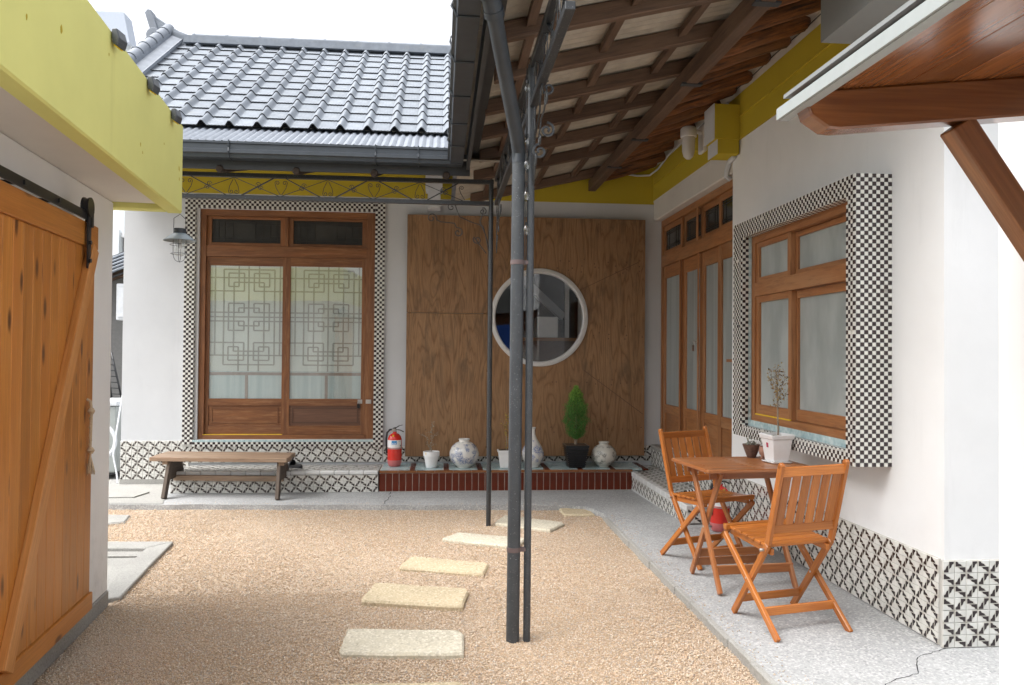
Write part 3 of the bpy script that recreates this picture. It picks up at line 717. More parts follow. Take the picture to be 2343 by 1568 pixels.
# right window
def frame_rect(b, pl, a0, a1, z0, z1, wa, wt, wb_, d0, d1, axis):
    """rectangular wooden frame, a along the wall, d0..d1 depth"""
    def bx(p, q, r, s):
        if axis == 'x': b.box(p, q, d0, d1, r, s)
        else: b.box(d0, d1, p, q, r, s)
    bx(a0, a0+wa, z0, z1); bx(a1-wa, a1, z0, z1); bx(a0+wa, a1-wa, z1-wt, z1); bx(a0+wa, a1-wa, z0, z0+wb_)
FX = 2.318
win = MB(); y0, y1 = 4.12, IY1-.004
win.box(FX, FX+.10, y1-.055, y1, .975, 2.345); win.box(FX, FX+.10, y0, y0+.06, .975, 2.345); win.box(FX, FX+.10, y0+.06, y1-.055, 2.29, 2.345); win.box(FX-.004, FX+.10, y0+.06, y1-.055, .975, 1.022)
win.box(FX-.001, FX+.10, y0+.06, y1-.055, 1.895, 1.995)
W = part('right_window', win, M_['sash_r'], H, label='orange brown wooden window with four frosted panes', bev=.004)
def sash(parent, axis, a0, a1, z0, z1, d0, d1, mat, wpane, stile=.045, top=.045, bot=.055, name='sash', low=None):
    b = MB(); frame_rect(b, 0, a0, a1, z0, z1, stile, top, bot, d0, d1, axis); o = part(name, b, mat, parent, bev=.003)
    g_ = MB(); dm = (d0+d1)/2
    if axis == 'x': g_.box(a0+stile-.004, a1-stile+.004, dm, dm+.005, z0+bot-.004, z1-top+.004)
    else: g_.box(dm, dm+.005, a0+stile-.004, a1-stile+.004, z0+bot-.004, z1-top+.004)
    part('pane', g_, wpane, parent); return o
sash(W, 'y', 5.02, 5.605, 1.024, 1.893, FX+.012, FX+.045, M_['sash_r'], M_['frost_r'], .05, .045, .075)
sash(W, 'y', 4.18, 5.055, 1.026, 1.891, FX+.046, FX+.078, M_['sash_r'], M_['frost_r'], .055, .05, .075)
sash(W, 'y', 5.04, 5.605, 1.997, 2.288, FX+.012, FX+.045, M_['sash_r'], M_['frost_r'], .045, .035, .035)
sash(W, 'y', 4.18, 5.055, 1.998, 2.287, FX+.046, FX+.078, M_['sash_r'], M_['frost_r'], .05, .035, .035)
b = MB(); b.box(FX+.002, FX+.014, 5.02, 5.60, 1.0225, 1.030); part('seal', b, M_['yellow_seal'], W)

# left double door with checker surround
DX0, DX1, DZ0, DZ1 = -2.66, -.745, .488, 3.035
sb = MB(); yo = YB-.026
sb.box(-2.81, -2.70, yo, YB+.05, .415, 3.152); sb.box(-.745, -.635, yo, YB+.05, .415, 3.152); sb.box(-2.70, -.745, yo, YB+.05, 3.043, 3.152); sb.box(-2.70, -.745, yo, YB+.05, .412, .487)
surr = part('door_surround', sb, M_['grout_white'], H, label='flat door surround of small black and white checker mosaic')
yo -= .0001
chip_face(surr, (-2.81, yo, .437), (1, 0, 0), (0, 0, 1), .11, 2.715, .0275, .0272); chip_face(surr, (-.745, yo, .40), (1, 0, 0), (0, 0, 1), .11, 2.752, .0275, .0272)
chip_face(surr, (-2.70, yo, 3.043), (1, 0, 0), (0, 0, 1), 1.955, .109, .0272, .0272); chip_face(surr, (-2.70, yo, .412), (1, 0, 0), (0, 0, 1), 1.955, .05, .027, .025)
chip_face(surr, (-2.70, YB-.026, .49), (0, 1, 0), (0, 0, 1), .076, 2.55, .025, .0272)
chip_face(surr, (-2.70, YB+.05, 3.043), (1, 0, 0), (0, -1, 0), 1.955, .076, .0272, .025)
b = MB()
for i in range(87): b.box(-2.70+i*.0225+.001, -2.70+(i+1)*.0225-.001, yo-.006, yo, .464, .486)
part('blue_mosaic', b, M_['blue_mosaic'], surr, kind='stuff')
DY = YB+.030
fr = MB(); fr.box(-2.698, -2.60, DY, DY+.14, .488, 3.041); fr.box(-.845, -.747, DY, DY+.14, .488, 3.041); fr.box(-2.60, -.845, DY, DY+.14, 2.965, 3.041); fr.box(-2.60, -.845, DY-.01, DY+.14, .488, .535)
fr.box(-2.60, -.845, DY+.01, DY+.14, 2.515, 2.635)
door = part('left_door', fr, M_['sash'], H, label='brown sliding double door with latticed paper screens', bev=.004)
b = MB(); b.box(-1.75, -1.71, DY+.012, DY+.06, 2.636, 2.964); part('mullion', b, M_['sash'], door, bev=.003)
for a0, a1 in ((-2.60, -1.75), (-1.71, -.845)):
    b = MB(); frame_rect(b, 0, a0, a1, 2.636, 2.964, .05, .03, .035, DY+.03, DY+.055, 'x'); part('transom_sash', b, M_['sash'], door, bev=.003)
    b = MB(); b.box(a0+.048, a1-.048, DY+.052, DY+.055, 2.668, 2.936); part('transom_pane', b, M_['dark_glass'], door)
    b = MB(); w_ = a1-a0-.1; x0 = a0+.05; zb = 2.672; hh = .26
    for fx in (0.03, .09, .18, .30, .62, .74, .84, .94): b.box(x0+w_*fx, x0+w_*fx+.008, DY+.047, DY+.051, zb, zb+hh)
    for fz, f0, f1 in ((.05, 0, 1), (.12, .09, .94), (.22, 0, .30), (.30, .62, 1), (.70, .0, .30), (.78, .62, 1), (.88, .0, 1), (.95, .1, .9)): b.box(x0+w_*f0, x0+w_*f1, DY+.046, DY+.0505, zb+hh*fz, zb+hh*fz+.007)
    part('transom_lattice', b, M_['dark_lattice'], door)
HL = [(.114, 0, 1), (.24, 0, .464), (.24, .60, 1), (.07, .25, .464), (.07, .60, .812), (.197, .25, .39), (.197, .67, .812), (.157, .323, .739), (.035, .184, .884),
      (.357, .25, .464), (.357, .60, .812), (.40, .39, .67), (.443, 0, .464), (.443, .60, 1), (.486, 0, 1), (.526, 0, .464), (.526, .60, 1), (.569, .39, .67), (.614, .25, .464), (.614, .60, .812),
      (.729, 0, .464), (.729, .60, 1), (.769, .25, .39), (.769, .67, .812), (.811, .323, .739), (.85, 0, 1), (.897, .25, .464), (.897, .60, .812), (.939, .184, .884)]
VL = [(.066, 0, .85), (.184, .035, .939), (.884, .035, .939), (.526, 0, 1), (.25, .07, .197), (.25, .357, .614), (.25, .769, .897), (.812, .07, .197), (.812, .357, .614), (.812, .769, .897),
      (.323, .157, .811), (.739, .157, .811), (.39, 0, .197), (.67, 0, .197), (.39, .40, .443), (.67, .40, .443), (.39, .526, .569), (.67, .526, .569), (.39, .769, 1), (.67, .769, 1),
      (.464, .07, .24), (.464, .357, .443), (.464, .526, .614), (.464, .729, .897), (.60, .07, .24), (.60, .357, .443), (.60, .526, .614), (.60, .729, .897), (.96, 0, .85)]
for n_, (a0, a1, d0) in enumerate(((-2.615, -1.712, DY+.030), (-1.765, -.842, DY+.004))):
    st = .085 if n_ else .09; g0, g1 = (a0+.055, a1-.058) if n_ == 0 else (a0+.085, a1-.050)
    b = MB(); b.box(a0, g0, d0, d0+.03, .537, 2.513); b.box(g1, a1, d0, d0+.03, .537, 2.513); b.box(g0, g1, d0+.001, d0+.03, 2.415, 2.513); b.box(g0, g1, d0-.001, d0+.03, .860, .935); b.box(g0, g1, d0-.001, d0+.03, .537, .638)
    part('sash', b, M_['sash'], door, bev=.003)
    b = MB(); b.box(g0, g1, d0+.012, d0+.02, .638, .860); part('lower_panel', b, M_['sash_dark'] if n_ else M_['sash'], door, label='dark stained lower panel' if n_ else 'reddish worn lower panel')
    b = MB(); frame_rect(b, 0, g0+.03, g1-.03, .665, .835, .012, .012, .012, d0+.006, d0+.0119, 'x'); part('panel_moulding', b, M_['sash_dark'] if n_ else M_['sash'], door)
    zl, zt = .935, 2.415; zm = 1.24
    b = MB(); b.box(g0, g1, d0+.010, d0+.013, zl, zt); part('pane', b, M_['glass'], door)
    b = MB(); b.box(g0, g1, d0+.024, d0+.029, zm, zt); part('paper_screen', b, M_['paper'], door)
    b = MB(); b.box(g0, g1, d0+.024, d0+.029, zl, zm-.001); part('curtain', b, M_['paper_low'], door)
    b = MB(); w_, hh = g1-g0, zt-zm; lw = .015
    for f, p, q in HL: b.box(g0+w_*p, g0+w_*q, d0+.0195, d0+.0238, zt-hh*f-lw/2, zt-hh*f+lw/2)
    for f, p, q in VL: b.box(g0+w_*f-lw/2, g0+w_*f+lw/2, d0+.0197, d0+.0236, zt-hh*q, zt-hh*p)
    part('lattice', b, M_['lattice'], door)
    b = MB(); b.box(g0, g1, d0+.0195, d0+.0238, zm-.045, zm-.012); b.box(g0+w_*.49, g0+w_*.53, d0+.0195, d0+.0238, zl, zm-.045); part('screen_rail', b, flat('pinkish_rail_%d' % n_, (.36, .31, .29), .7), door)
b = MB(); b.box(-2.61, -1.75, DY-.005, DY+.03, .5355, .541); part('seal', b, M_['yellow_seal'], door)
b = MB(); b.box(-.925, -.875, DY-.003, DY+.003, .885, .93); b.box(-.835, -.775, DY-.012, DY+.0, .885, .93); part('latch_plate', b, M_['steel'], door)
b = MB(); b.box(-.93, -.90, DY-.02, DY-.004, .835, .88); part('padlock', b, M_['black'], door); b = MB(); b.tube([(-.925, DY-.012, .88), (-.925, DY-.012, .90), (-.905, DY-.012, .90), (-.905, DY-.012, .88)], .003, 6); part('shackle', b, M_['steel'], door)
b = MB(); b.box(-3.4, -.6, YB+.26, YB+.3, 0, 3.2); part('room_backing', b, M_['dark'], H)

# folding door in the right recess
RY0, RY1 = 6.30, 8.845
fr = MB(); fx = XD+.002
fr.box(fx, fx+.09, RY1-.055, RY1, .43, 3.005); fr.box(fx, fx+.09, RY0, RY1-.055, 2.935, 3.005); fr.box(fx+.001, fx+.09, RY0, RY1-.055, 2.475, 2.60)
fd = part('folding_door', fr, M_['sash_r'], H, label='four leaf wooden folding door with tall frosted panes', bev=.004)
lf = [(8.10, 8.785), (7.505, 8.10), (6.995, 7.505), (6.42, 6.995)]
for i, (a0, a1) in enumerate(lf):
    d0 = fx+(.010 if i in (0, 3) else .030)
    b = MB(); s0 = .075
    b.box(d0, d0+.035, a0+.002, a0+s0, .432, 2.472); b.box(d0, d0+.035, a1-s0, a1-.002, .432, 2.472); b.box(d0+.001, d0+.034, a0+s0, a1-s0, 2.33, 2.472); b.box(d0+.001, d0+.034, a0+s0, a1-s0, .80, .90); b.box(d0+.001, d0+.034, a0+s0, a1-s0, .432, .52)
    part('leaf', b, M_['sash_r'], fd, bev=.003)
    b = MB(); b.box(d0+.018, d0+.022, a0+s0, a1-s0, .90, 2.33); part('pane', b, M_['frost_fold'], fd)
    b = MB(); b.box(d0+.014, d0+.022, a0+s0, a1-s0, .52, .80); part('lower_panel', b, M_['sash_r'], fd)
    b = MB(); b.box(d0+.004, d0+.03, a0+.01, a0+.055, 2.602, 2.933); b.box(d0+.004, d0+.03, a1-.055, a1-.01, 2.602, 2.933); b.box(d0+.004, d0+.03, a0+.055, a1-.055, 2.875, 2.933); b.box(d0+.004, d0+.03, a0+.055, a1-.055, 2.602, 2.65)
    part('transom_sash', b, M_['sash_r'], fd, bev=.003)
    b = MB(); b.box(d0+.018, d0+.022, a0+.055, a1-.055, 2.65, 2.875); part('transom_pane', b, M_['dark_glass'], fd)
    b = MB()
    for q in (.2, .35, .8): b.box(d0+.014, d0+.0178, a0+.055+(a1-a0-.11)*q, a0+.063+(a1-a0-.11)*q, 2.65, 2.875)
    for q in (.12, .2, .8, .9): b.box(d0+.013, d0+.0176, a0+.055, a1-.055, 2.65+.225*q, 2.656+.225*q)
    part('transom_lattice', b, M_['dark_lattice'], fd)
b = MB(); b.box(fx-.012, fx+.0, 8.09, 8.12, .432, 2.47); b.box(fx-.012, fx+.0, 7.50, 7.53, .432, 2.47); b.box(fx-.012, fx, 7.53, 7.575, 2.602, 2.933); part('astragal', b, M_['sash_r'], fd, bev=.003)
b = MB(); b.box(fx-.03, fx-.012, 7.60, 7.64, 1.50, 1.56); part('padlock', b, M_['steel'], fd); b = MB(); b.tube([(fx-.02, 7.605, 1.56), (fx-.02, 7.605, 1.60), (fx-.02, 7.625, 1.61), (fx-.02, 7.635, 1.59)], .004, 6); b.box(fx-.02, fx+.005, 7.52, 7.60, 1.585, 1.60); part('hasp', b, M_['steel'], fd)
b = MB(); b.box(fx-.06, fx, 6.42, 6.60, 1.40, 1.425); part('door_pull', b, M_['sash_r'], fd)
b = MB(); b.box(fx+.08, fx+.12, 6.3, 8.85, .4, 3.1); part('door_backing', b, M_['dark'], H)

# ---- plywood panel with round window ---------------------------------
PY = 8.79; PW = thing('plywood_panel', 'large brown stained plywood panel with a round porthole window fixed to the back wall', 'wall panel', (1.0, PY, .3))
cx, cz, ro_, ri_ = 1.108, 1.872, .50, .515
px0, px1, pz0, pz1 = -.386, 2.33, .305, 3.01
def sheet_hole(x0, x1, z0, z1, y0, y1):
    """ply sheet with its share of the round hole; centre cx,cz"""
    b = MB(); n = 96; ring = [(cx+ri_*math.cos(2*math.pi*k/n), cz+ri_*math.sin(2*math.pi*k/n)) for k in range(n)]
    def clampout(a):
        d = (math.cos(a), math.sin(a)); ts = []
        if d[0] > 1e-9: ts.append((x1-cx)/d[0])
        if d[0] < -1e-9: ts.append((x0-cx)/d[0])
        if d[1] > 1e-9: ts.append((z1-cz)/d[1])
        if d[1] < -1e-9: ts.append((z0-cz)/d[1])
        t = min(ts); return (cx+d[0]*t, cz+d[1]*t)
    corn = [(x1, z1), (x0, z1), (x0, z0), (x1, z0)]
    for k in range(n):
        a0, a1 = 2*math.pi*k/n, 2*math.pi*(k+1)/n; p, q = ring[k], ring[(k+1) % n]; P, Q = clampout(a0), clampout(a1); poly = [p, P]
        for c in corn:
            an = math.atan2(c[1]-cz, c[0]-cx) % (2*math.pi)
            if a0 < an < a1: poly.append(c)
        poly += [Q, q]
        b.face([(x_, y0, z_) for x_, z_ in poly], [(z_, x_) for x_, z_ in poly])
        b.face([(p[0], y0, p[1]), (q[0], y0, q[1]), (q[0], y1, q[1]), (p[0], y1, p[1])])
    return b
b = sheet_hole(.52, px1, pz0, pz1, PY, PY+.012); b.box(px1-.001, px1+.001, PY+.001, PY+.05, pz0, pz1); part('plywood_sheet', b, M_['ply'], PW)
b = MB()
def sheet(x0, x1, z0, z1):
    b = MB(); b.face([(x0, PY, z0), (x1, PY, z0), (x1, PY, z1), (x0, PY, z1)], [(z0, x0), (z0, x1), (z1, x1), (z1, x0)])
    b.face([(x0, PY, z0), (x0, PY, z1), (x0, PY+.012, z1), (x0, PY+.012, z0)]); b.face([(x0, PY, z1), (x1, PY, z1), (x1, PY+.012, z1), (x0, PY+.012, z1)])
    b.face([(x0, PY, z0), (x0, PY+.012, z0), (x1, PY+.012, z0), (x1, PY, z0)]); b.face([(x1, PY, z0), (x1, PY+.012, z0), (x1, PY+.012, z1), (x1, PY, z1)]); return b
part('plywood_sheet', sheet(px0, .517, pz0, 1.906), M_['ply'], PW); part('plywood_sheet', sheet(px0, .517, 1.910, pz1), M_['ply'], PW)
b = MB(); b.box(px0+.01, px0+.05, PY+.013, YB-.001, pz0+.005, pz1-.005); b.box(px1-.05, px1-.01, PY+.013, YB-.001, pz0+.005, pz1-.005); b.box(px0+.05, px1-.05, PY+.013, YB-.001, pz1-.045, pz1-.005); b.box(px0+.05, .45, PY+.013, YB-.001, pz0+.005, pz0+.045)
part('batten', b, M_['rafter'], PW)
# wooden joint lines drawn by cover cuts: thin battens scars
b = MB(); b.bar((1.62, PY-.001, 1.28), (2.31, PY-.001, .78), .006, .002, (0, 0, 1)); b.bar((1.55, PY-.001, 2.18), (2.25, PY-.001, 2.52), .005, .002, (0, 0, 1)); part('joint_line', b, M_['sash_dark'], PW)
b = MB()
for zr in (.62, .60, 1.12, 1.15, 1.70, 1.66, 2.52, 2.42, 2.46):
    for k in range(7):
        x = 1.3+k*.16+random.uniform(-.05, .05); z = zr+random.uniform(-.03, .03)
        if (x-cx)**2+(z-cz)**2 > .33 and x < 2.3: b.lathe([(0, -.0015), (.007, -.0015), (.0075, .001)], (x, PY-.0005, z), 8, 'y')
part('nail', b, M_['sash_dark'], PW, kind='stuff')
# ring: lathe round an axis along y (profile r, height towards viewer)
b = MB(); b.lathe([(.500, -.05), (.500, .018), (.512, .030), (.545, .030), (.556, .022), (.556, -.002), (.500, -.05)], (cx, PY, cz), 96, 'y', cap=False); part('window_ring', b, M_['white_ring'], PW)
b = MB(); b.lathe([(0, .0), (.5005, .0)], (cx, PY+.012, cz), 64, 'y'); part('round_pane', b, M_['glass_mirror'], PW)
# dim room behind it
b = MB(); b.box(-.6, 2.6, 11.2, 11.25, 0, 3.1); b.box(.3, 2.6, YB+.26, 11.2, .2, .25); b.box(-.6, 2.6, YB+.26, 11.2, 3.05, 3.1); b.box(-.6, -.55, YB+.26, 11.2, 0, 3.1); b.box(2.6, 2.65, YB+.26, 11.2, 0, 3.1)
part('room_shell', b, flat('dim_room', (.07, .075, .08), .8), H)
dk = thing('cabinet', 'patterned grey cabinet with a wooden top seen dimly through the round window', 'cabinet', (1.3, 9.6, .25))
b = MB(); b.box(.95, 1.85, 9.5, 9.9, .25, 1.62); part('body', b, M_['brown_pot'], dk); b = MB(); b.box(.92, 1.88, 9.47, 9.93, 1.62, 1.66); part('top', b, M_['sash_r'], dk)
for q in ((1.55, 1.60), (1.72, 1.79)):
    b = MB(); b.box(q[0], q[1], 9.7, 9.76, .25, 3.04); part('room_column', b, M_['white_paint'], H)
b = MB(); b.bar((.35, 9.5, 2.95), (1.6, 10.2, 1.95), .10, .05, (0, 0, 1)); b.bar((.9, 9.4, 3.0), (1.9, 10.0, 2.3), .10, .05, (0, 0, 1)); part('room_brace', b, M_['white_old'], H)
lb = MB(); lb.box(1.18, 1.44, 9.55, 9.80, 1.661, 1.92); tag(part('box', lb, M_['white_paint'], bev=.01), 'white square box standing on the cabinet behind the round window', 'box')

# ---- roof: eaves, rafters, logs --------------------------------------
def zr(x): return 3.10+.24*(x-.30)      # rafter underside on the right wing
b = MB(); roofR = None
# corrugated underside sheet over the right eave (ridges run across the slope)
cg = MB(); pitch = .076; ysn = np.arange(3.30, 8.86, pitch/4)
xa, xb = .14, 2.60
for i in range(len(ysn)-1):
    h0, h1 = .009*math.sin(2*math.pi*ysn[i]/pitch), .009*math.sin(2*math.pi*ysn[i+1]/pitch)
    cg.face([(xa, ysn[i], zr(xa)+.115+h0), (xa, ysn[i+1], zr(xa)+.115+h1), (xb, ysn[i+1], zr(xb)+.115+h1), (xb, ysn[i], zr(xb)+.115+h0)], None, True)
roofR = part('eave_sheet', cg, M_['undersheet'], H, kind='stuff')
b = MB(); b.obox((.10, 3.28, zr(.10)+.13), (6.2, 0, 6.2*.24), (0, 5.58, 0), (0, 0, .03)); part('wing_roof', b, M_['roofsheet'], H)
RYs = [3.74, 4.06+.67, 5.37, 6.00, 6.70, 7.45, 8.55]
RYs[1] = 4.73
RYs = sorted(set(RYs+[4.10])); RYs = [y for y in RYs if y not in (3.74,)]+[3.45]; RYs.sort()
rp = random.Random(3)
rr_ = part('rafter', MB().obox((.30, RYs[0], zr(.30)), (1.55, 0, 1.55*.24), (0, .065, 0), (0, 0, .10)), M_['rafter'], H, bev=.006)
for y in RYs[1:]:
    b = MB(); x0 = .30+rp.uniform(-.01, .02); b.obox((x0, y-.032, zr(x0)+rp.uniform(-.004, .004)), (1.55, rp.uniform(-.02, .02), 1.55*.24), (0, .062, 0), (0, 0, .10)); part('rafter', b, M_['rafter'], H, bev=.006)
# cross battens between rafters (run along y), staggered
ya = sorted(RYs)
for i in range(len(ya)-1):
    for x in (.46, .98, 1.42):
        if ya[i+1]-ya[i] < .2: continue
        xx = x+rp.uniform(-.03, .03); b = MB(); b.obox((xx, ya[i]+.031, zr(xx)+.045), (.05, 0, .012), (0, ya[i+1]-ya[i]-.063, 0), (0, 0, .045)); part('batten', b, M_['rafter'], H)
b = MB(); b.obox((1.66, 3.32, zr(1.70)-.115), (.085, 0, 0), (0, 5.46, 0), (0, 0, .125)); part('purlin', b, M_['rafter'], H, bev=.006)
for i, y in enumerate((3.95, 5.2, 6.6, 7.6)):
    b = MB(); b.obox((1.63, y, zr(1.70)-.12), (.145, 0, 0), (0, .05, 0), (0, 0, .012)); part('purlin_strap', b, M_['gutter_dark'], H)
# round logs with rough red bark-like grain
for i, y in enumerate(np.arange(3.61, 8.75, .335)):
    yy = y+rp.uniform(-.03, .03); r0 = .060+rp.uniform(-.008, .010); zA, zB = zr(1.70)+.02, 3.675+rp.uniform(-.01, .02)
    if yy > 8.3: zB -= .03
    P = [(1.755+t_*(2.40-1.755), yy+rp.uniform(-.012, .012), zA+(zB-zA)*t_+rp.uniform(-.006, .006)) for t_ in (0, .2, .4, .6, .8, .97, 1.0)]
    b = MB(); b.tube(P, [r0*q for q in (1, 1.03, .98, 1.02, 1.0, .97, .80)], 12); part('log_rafter', b, M_['log'], H)
b = MB(); b.obox((1.75, 3.35, 3.60), (.85, 0, .135), (0, 5.45, 0), (0, 0, .02)); part('eave_plaster', b, M_['cream'], H)
# back eave: rafters run along y
def zb(y): return 2.965+.24*(y-6.52)
for i, x in enumerate(np.arange(-3.3, .3, .63)):
    xx = x+.20+rp.uniform(-.02, .02); b = MB(); b.tube([(xx, 6.56, zb(6.50)-.012), (xx, 6.59, zb(6.53)-.010), (xx, 8.9, zb(8.9)+.03)], [.026, .036, .042], 9); part('rafter', b, M_['rafter_end'], H)
b = MB(); b.obox((-3.6, 6.50, zb(6.50)+.10), (4.1, 0, 0), (0, 2.38, 2.38*.24), (0, 0, .015)); part('eave_sheet', b, M_['undersheet'], H)
# gutters
def gutter_profile():   # (out, z) pairs, out = away from house
    return [(-.005, .115), (.125, .115), (.125, .100), (.115, .096), (.115, .060), (.128, .055), (.128, .030), (.112, .024), (.105, .0), (.0, .0)]
def gutter(parent, p0, p1, outdir, zb_, name='gutter'):
    b = MB(); p0, p1 = Vector(p0), Vector(p1); o = Vector(outdir)
    pr = [(a_, z_*1.12) for a_, z_ in gutter_profile()]
    for i in range(len(pr)-1):
        (a, z0), (c, z1) = pr[i], pr[i+1]
        if i == 0: continue
        q = [p0+o*a+Vector((0, 0, z0+zb_)), p0+o*c+Vector((0, 0, z1+zb_)), p1+o*c+Vector((0, 0, z1+zb_)), p1+o*a+Vector((0, 0, z0+zb_))]; b.face(q)
    q = [p0+Vector((0, 0, zb_)), p1+Vector((0, 0, zb_)), p1+Vector((0, 0, zb_+.115)), p0+Vector((0, 0, zb_+.115))]; b.face(q)
    return part(name, b, M_['gutter'], parent)
gutter(H, (-3.7, 6.575, 0), (.165, 6.575, 0), (0, -1, 0), 3.024)
gutter(H, (.168, 3.0, 0), (.168, 6.447, 0), (-1, 0, 0), 3.026)
def strap(path):
    b = MB(); b.tube(path, .006, 6); return part('gutter_strap', b, M_['gutter'], H)
for x in (-1.72, -.55, .02-.22):
    strap([(x, 6.57, 3.155), (x, 6.445, 3.157), (x, 6.444, 3.13), (x, 6.453, 3.10), (x, 6.440, 3.07), (x, 6.458, 3.045), (x, 6.468, 3.021), (x, 6.57, 3.020)])
for y in np.arange(3.05, 6.4, .57):
    strap([(.165, y, 3.155), (.037, y, 3.157), (.034, y, 3.13), (.046, y, 3.10), (.034, y, 3.07), (.05, y, 3.045), (.058, y, 3.022), (.165, y, 3.021)])
b = MB(); b.box(-3.7, .23, 6.578, 6.60, 2.955, 3.135); part('fascia_board', b, M_['gutter_dark'], H); b = MB(); b.box(.20, .225, 3.0, 6.575, 3.00, 3.16); b.box(.225, .30, 3.0, 6.575, 3.135, 3.155); part('fascia_board', b, M_['gutter_dark'], H)
# corrugated strip above the back gutter
cg = MB(); pitch = .062; xsn = np.arange(-3.6, .17, pitch/4); Y0, Z0, Y1, Z1 = 6.49, 3.160, 7.25, 3.500
for i in range(len(xsn)-1):
    h0, h1 = .010*math.sin(2*math.pi*xsn[i]/pitch), .010*math.sin(2*math.pi*xsn[i+1]/pitch)
    cg.face([(xsn[i], Y0, Z0+h0), (xsn[i+1], Y0, Z0+h1), (xsn[i+1], Y1, Z1+h1), (xsn[i], Y1, Z1+h0)], None, True)
part('eave_top_sheet', cg, M_['roofsheet'], H)
# roof tiles, each one its own piece
PT, SL, NR = .240, .236, 12; th = math.atan(.69); TY0, TZ0 = 7.05, 3.432
def prof(u):
    u = u % 1.0; h = 0
    if u < .40: h = .046*(.5-.5*math.cos(2*math.pi*u/.40))**.85
    else: h = .0035*abs(math.sin(math.pi*(u-.40)/.60*5))
    return h
rtm = MB(); ns = 26
us = sorted(set([k/ns for k in range(ns+1)]+[.0, .05, .1, .15, .2, .25, .3, .35, .4]))
for a, c in zip(us[:-1], us[1:]):
    ha, hc = prof(a), prof(c if c < 1 else 0.0); A, C_ = a*PT, c*PT; lift = .015
    rtm.face([(A, 0, ha+lift), (C_, 0, hc+lift), (C_, SL+.02, hc), (A, SL+.02, ha)], None, True)
    rtm.m = 1; rtm.face([(A, .0, ha+lift-.010), (C_, .0, hc+lift-.010), (C_, 0, hc+lift), (A, 0, ha+lift)]); rtm.m = 0
rme = rtm.mesh('roof_tile'); rme.materials.append(M_['rooftile']); rme.materials.append(M_['gutter_dark'])
b = MB(); b.obox((-3.42, TY0+.10, TZ0+.045), (4.3, 0, 0), (0, NR*SL*math.cos(th), NR*SL*math.sin(th)), (0, 0, .018)); roof = part('roof', b, M_['gutter_dark'], H, label='grey stepped tile roof')
for r in range(NR):
    for c in range(17):
        x = -3.12+c*PT; y = TY0+r*SL*math.cos(th); z = TZ0+r*SL*math.sin(th)
        if x < -3.35+0*r: continue
        piece('roof_tile', rme, roof, (x, y, z), (th+random.gauss(0, .004), 0, 0))
b = MB(); b.obox((-3.42, 9.55, 5.11), (4.5, 0, 0), (0, 3.4, -2.35), (0, 0, .03)); part('rear_roof', b, M_['rooftile'], H)
b = MB(); b.box(-3.46, -3.3, YB, 13, 3.4, 3.5)
b.prism([(-3.44, 7.2, 3.45), (-3.44, 9.5, 5.05), (-3.44, 12.6, 3.2), (-3.44, 7.2, 3.2)], (.05, 0, 0)); part('gable', b, M_['white_old'], H)
# main ridge: board + rolled caps
b = MB(); b.box(-2.99, 1.6, 9.28, 9.50, 5.025, 5.115); b.box(-2.99, 1.6, 9.25, 9.28, 5.02, 5.035); part('ridge_board', b, M_['rooftile'], H)
for i in range(12):
    x0 = -2.90+i*.375; b = MB(); b.tube([(x0, 9.34, 5.118), (x0+.365, 9.34, 5.118)], .034, 14); b.tube([(x0-.010, 9.34, 5.118), (x0+.014, 9.34, 5.118)], .040, 14); part('ridge_cap', b, M_['rooftile'], H)
# upturned ridge end
b = MB(); pts = [(-2.97, 5.03), (-2.965, 5.125), (-3.10, 5.175), (-3.25, 5.255), (-3.36, 5.325), (-3.34, 5.22), (-3.29, 5.10), (-3.20, 5.03)]
b.prism([(x, 9.36, z) for x, z in pts], (0, .12, 0)); part('ridge_end', b, M_['rooftile'], H, label='upturned ridge end', bev=.006)
b = MB(); b.tube([(-2.95, 9.42, 5.125), (-3.10, 9.42, 5.180), (-3.25, 9.42, 5.262), (-3.375, 9.42, 5.345)], .030, 10); part('ridge_end_roll', b, M_['rooftile'], H)
b = MB(); b.prism([(-3.315, 9.34, 5.06), (-3.275, 9.34, 5.10), (-3.385, 9.34, 5.415), (-3.425, 9.34, 5.425), (-3.458, 9.34, 5.385), (-3.40, 9.34, 5.20)], (0, .15, 0)); part('ridge_end_board', b, M_['roofsheet'], H, bev=.008, segs=2)
b = MB(); b.lathe([(0, .01), (.075, .01), (.082, .002), (.082, -.15), (0, -.15)], (-3.355, 9.34, 5.125), 24, 'y'); part('ridge_end_disc', b, M_['roofsheet'], H)
# verge: rolled caps down the left slope
for i in range(13):
    f0, f1 = i/12*.98, (i+1)/12*.98; L_ = NR*SL
    p0 = Vector((-3.215, TY0-.06+L_*f0*math.cos(th), TZ0+.11+L_*f0*math.sin(th))); p1 = Vector((-3.215, TY0-.06+L_*f1*math.cos(th)-.02, TZ0+.11+L_*f1*math.sin(th)-.014))
    b = MB(); b.tube([p0, p1], .066, 16); b.tube([p0-(p1-p0)*.04, p0+(p1-p0)*.05], .073, 16); part('verge_cap', b, M_['roofsheet'], H)
b = MB(); L_ = NR*SL; d = Vector((0, L_*math.cos(th), L_*math.sin(th)))
b.obox((-3.165, TY0-.05, TZ0+.02), (.02, 0, 0), d, (0, -.04, .07)); b.obox((-3.145, TY0-.04, TZ0+.07), (.10, 0, -.035), d, (0, -.008, .012)); b.obox((-3.045, TY0-.03, TZ0+.02), (.02, 0, 0), d, (0, -.015, .028)); part('verge_board', b, M_['roofsheet'], H)
b = MB(); b.obox((-3.29, TY0-.05, TZ0-.04), (.03, 0, 0), d, (0, -.05, .10)); part('verge_board', b, M_['roofsheet'], H)

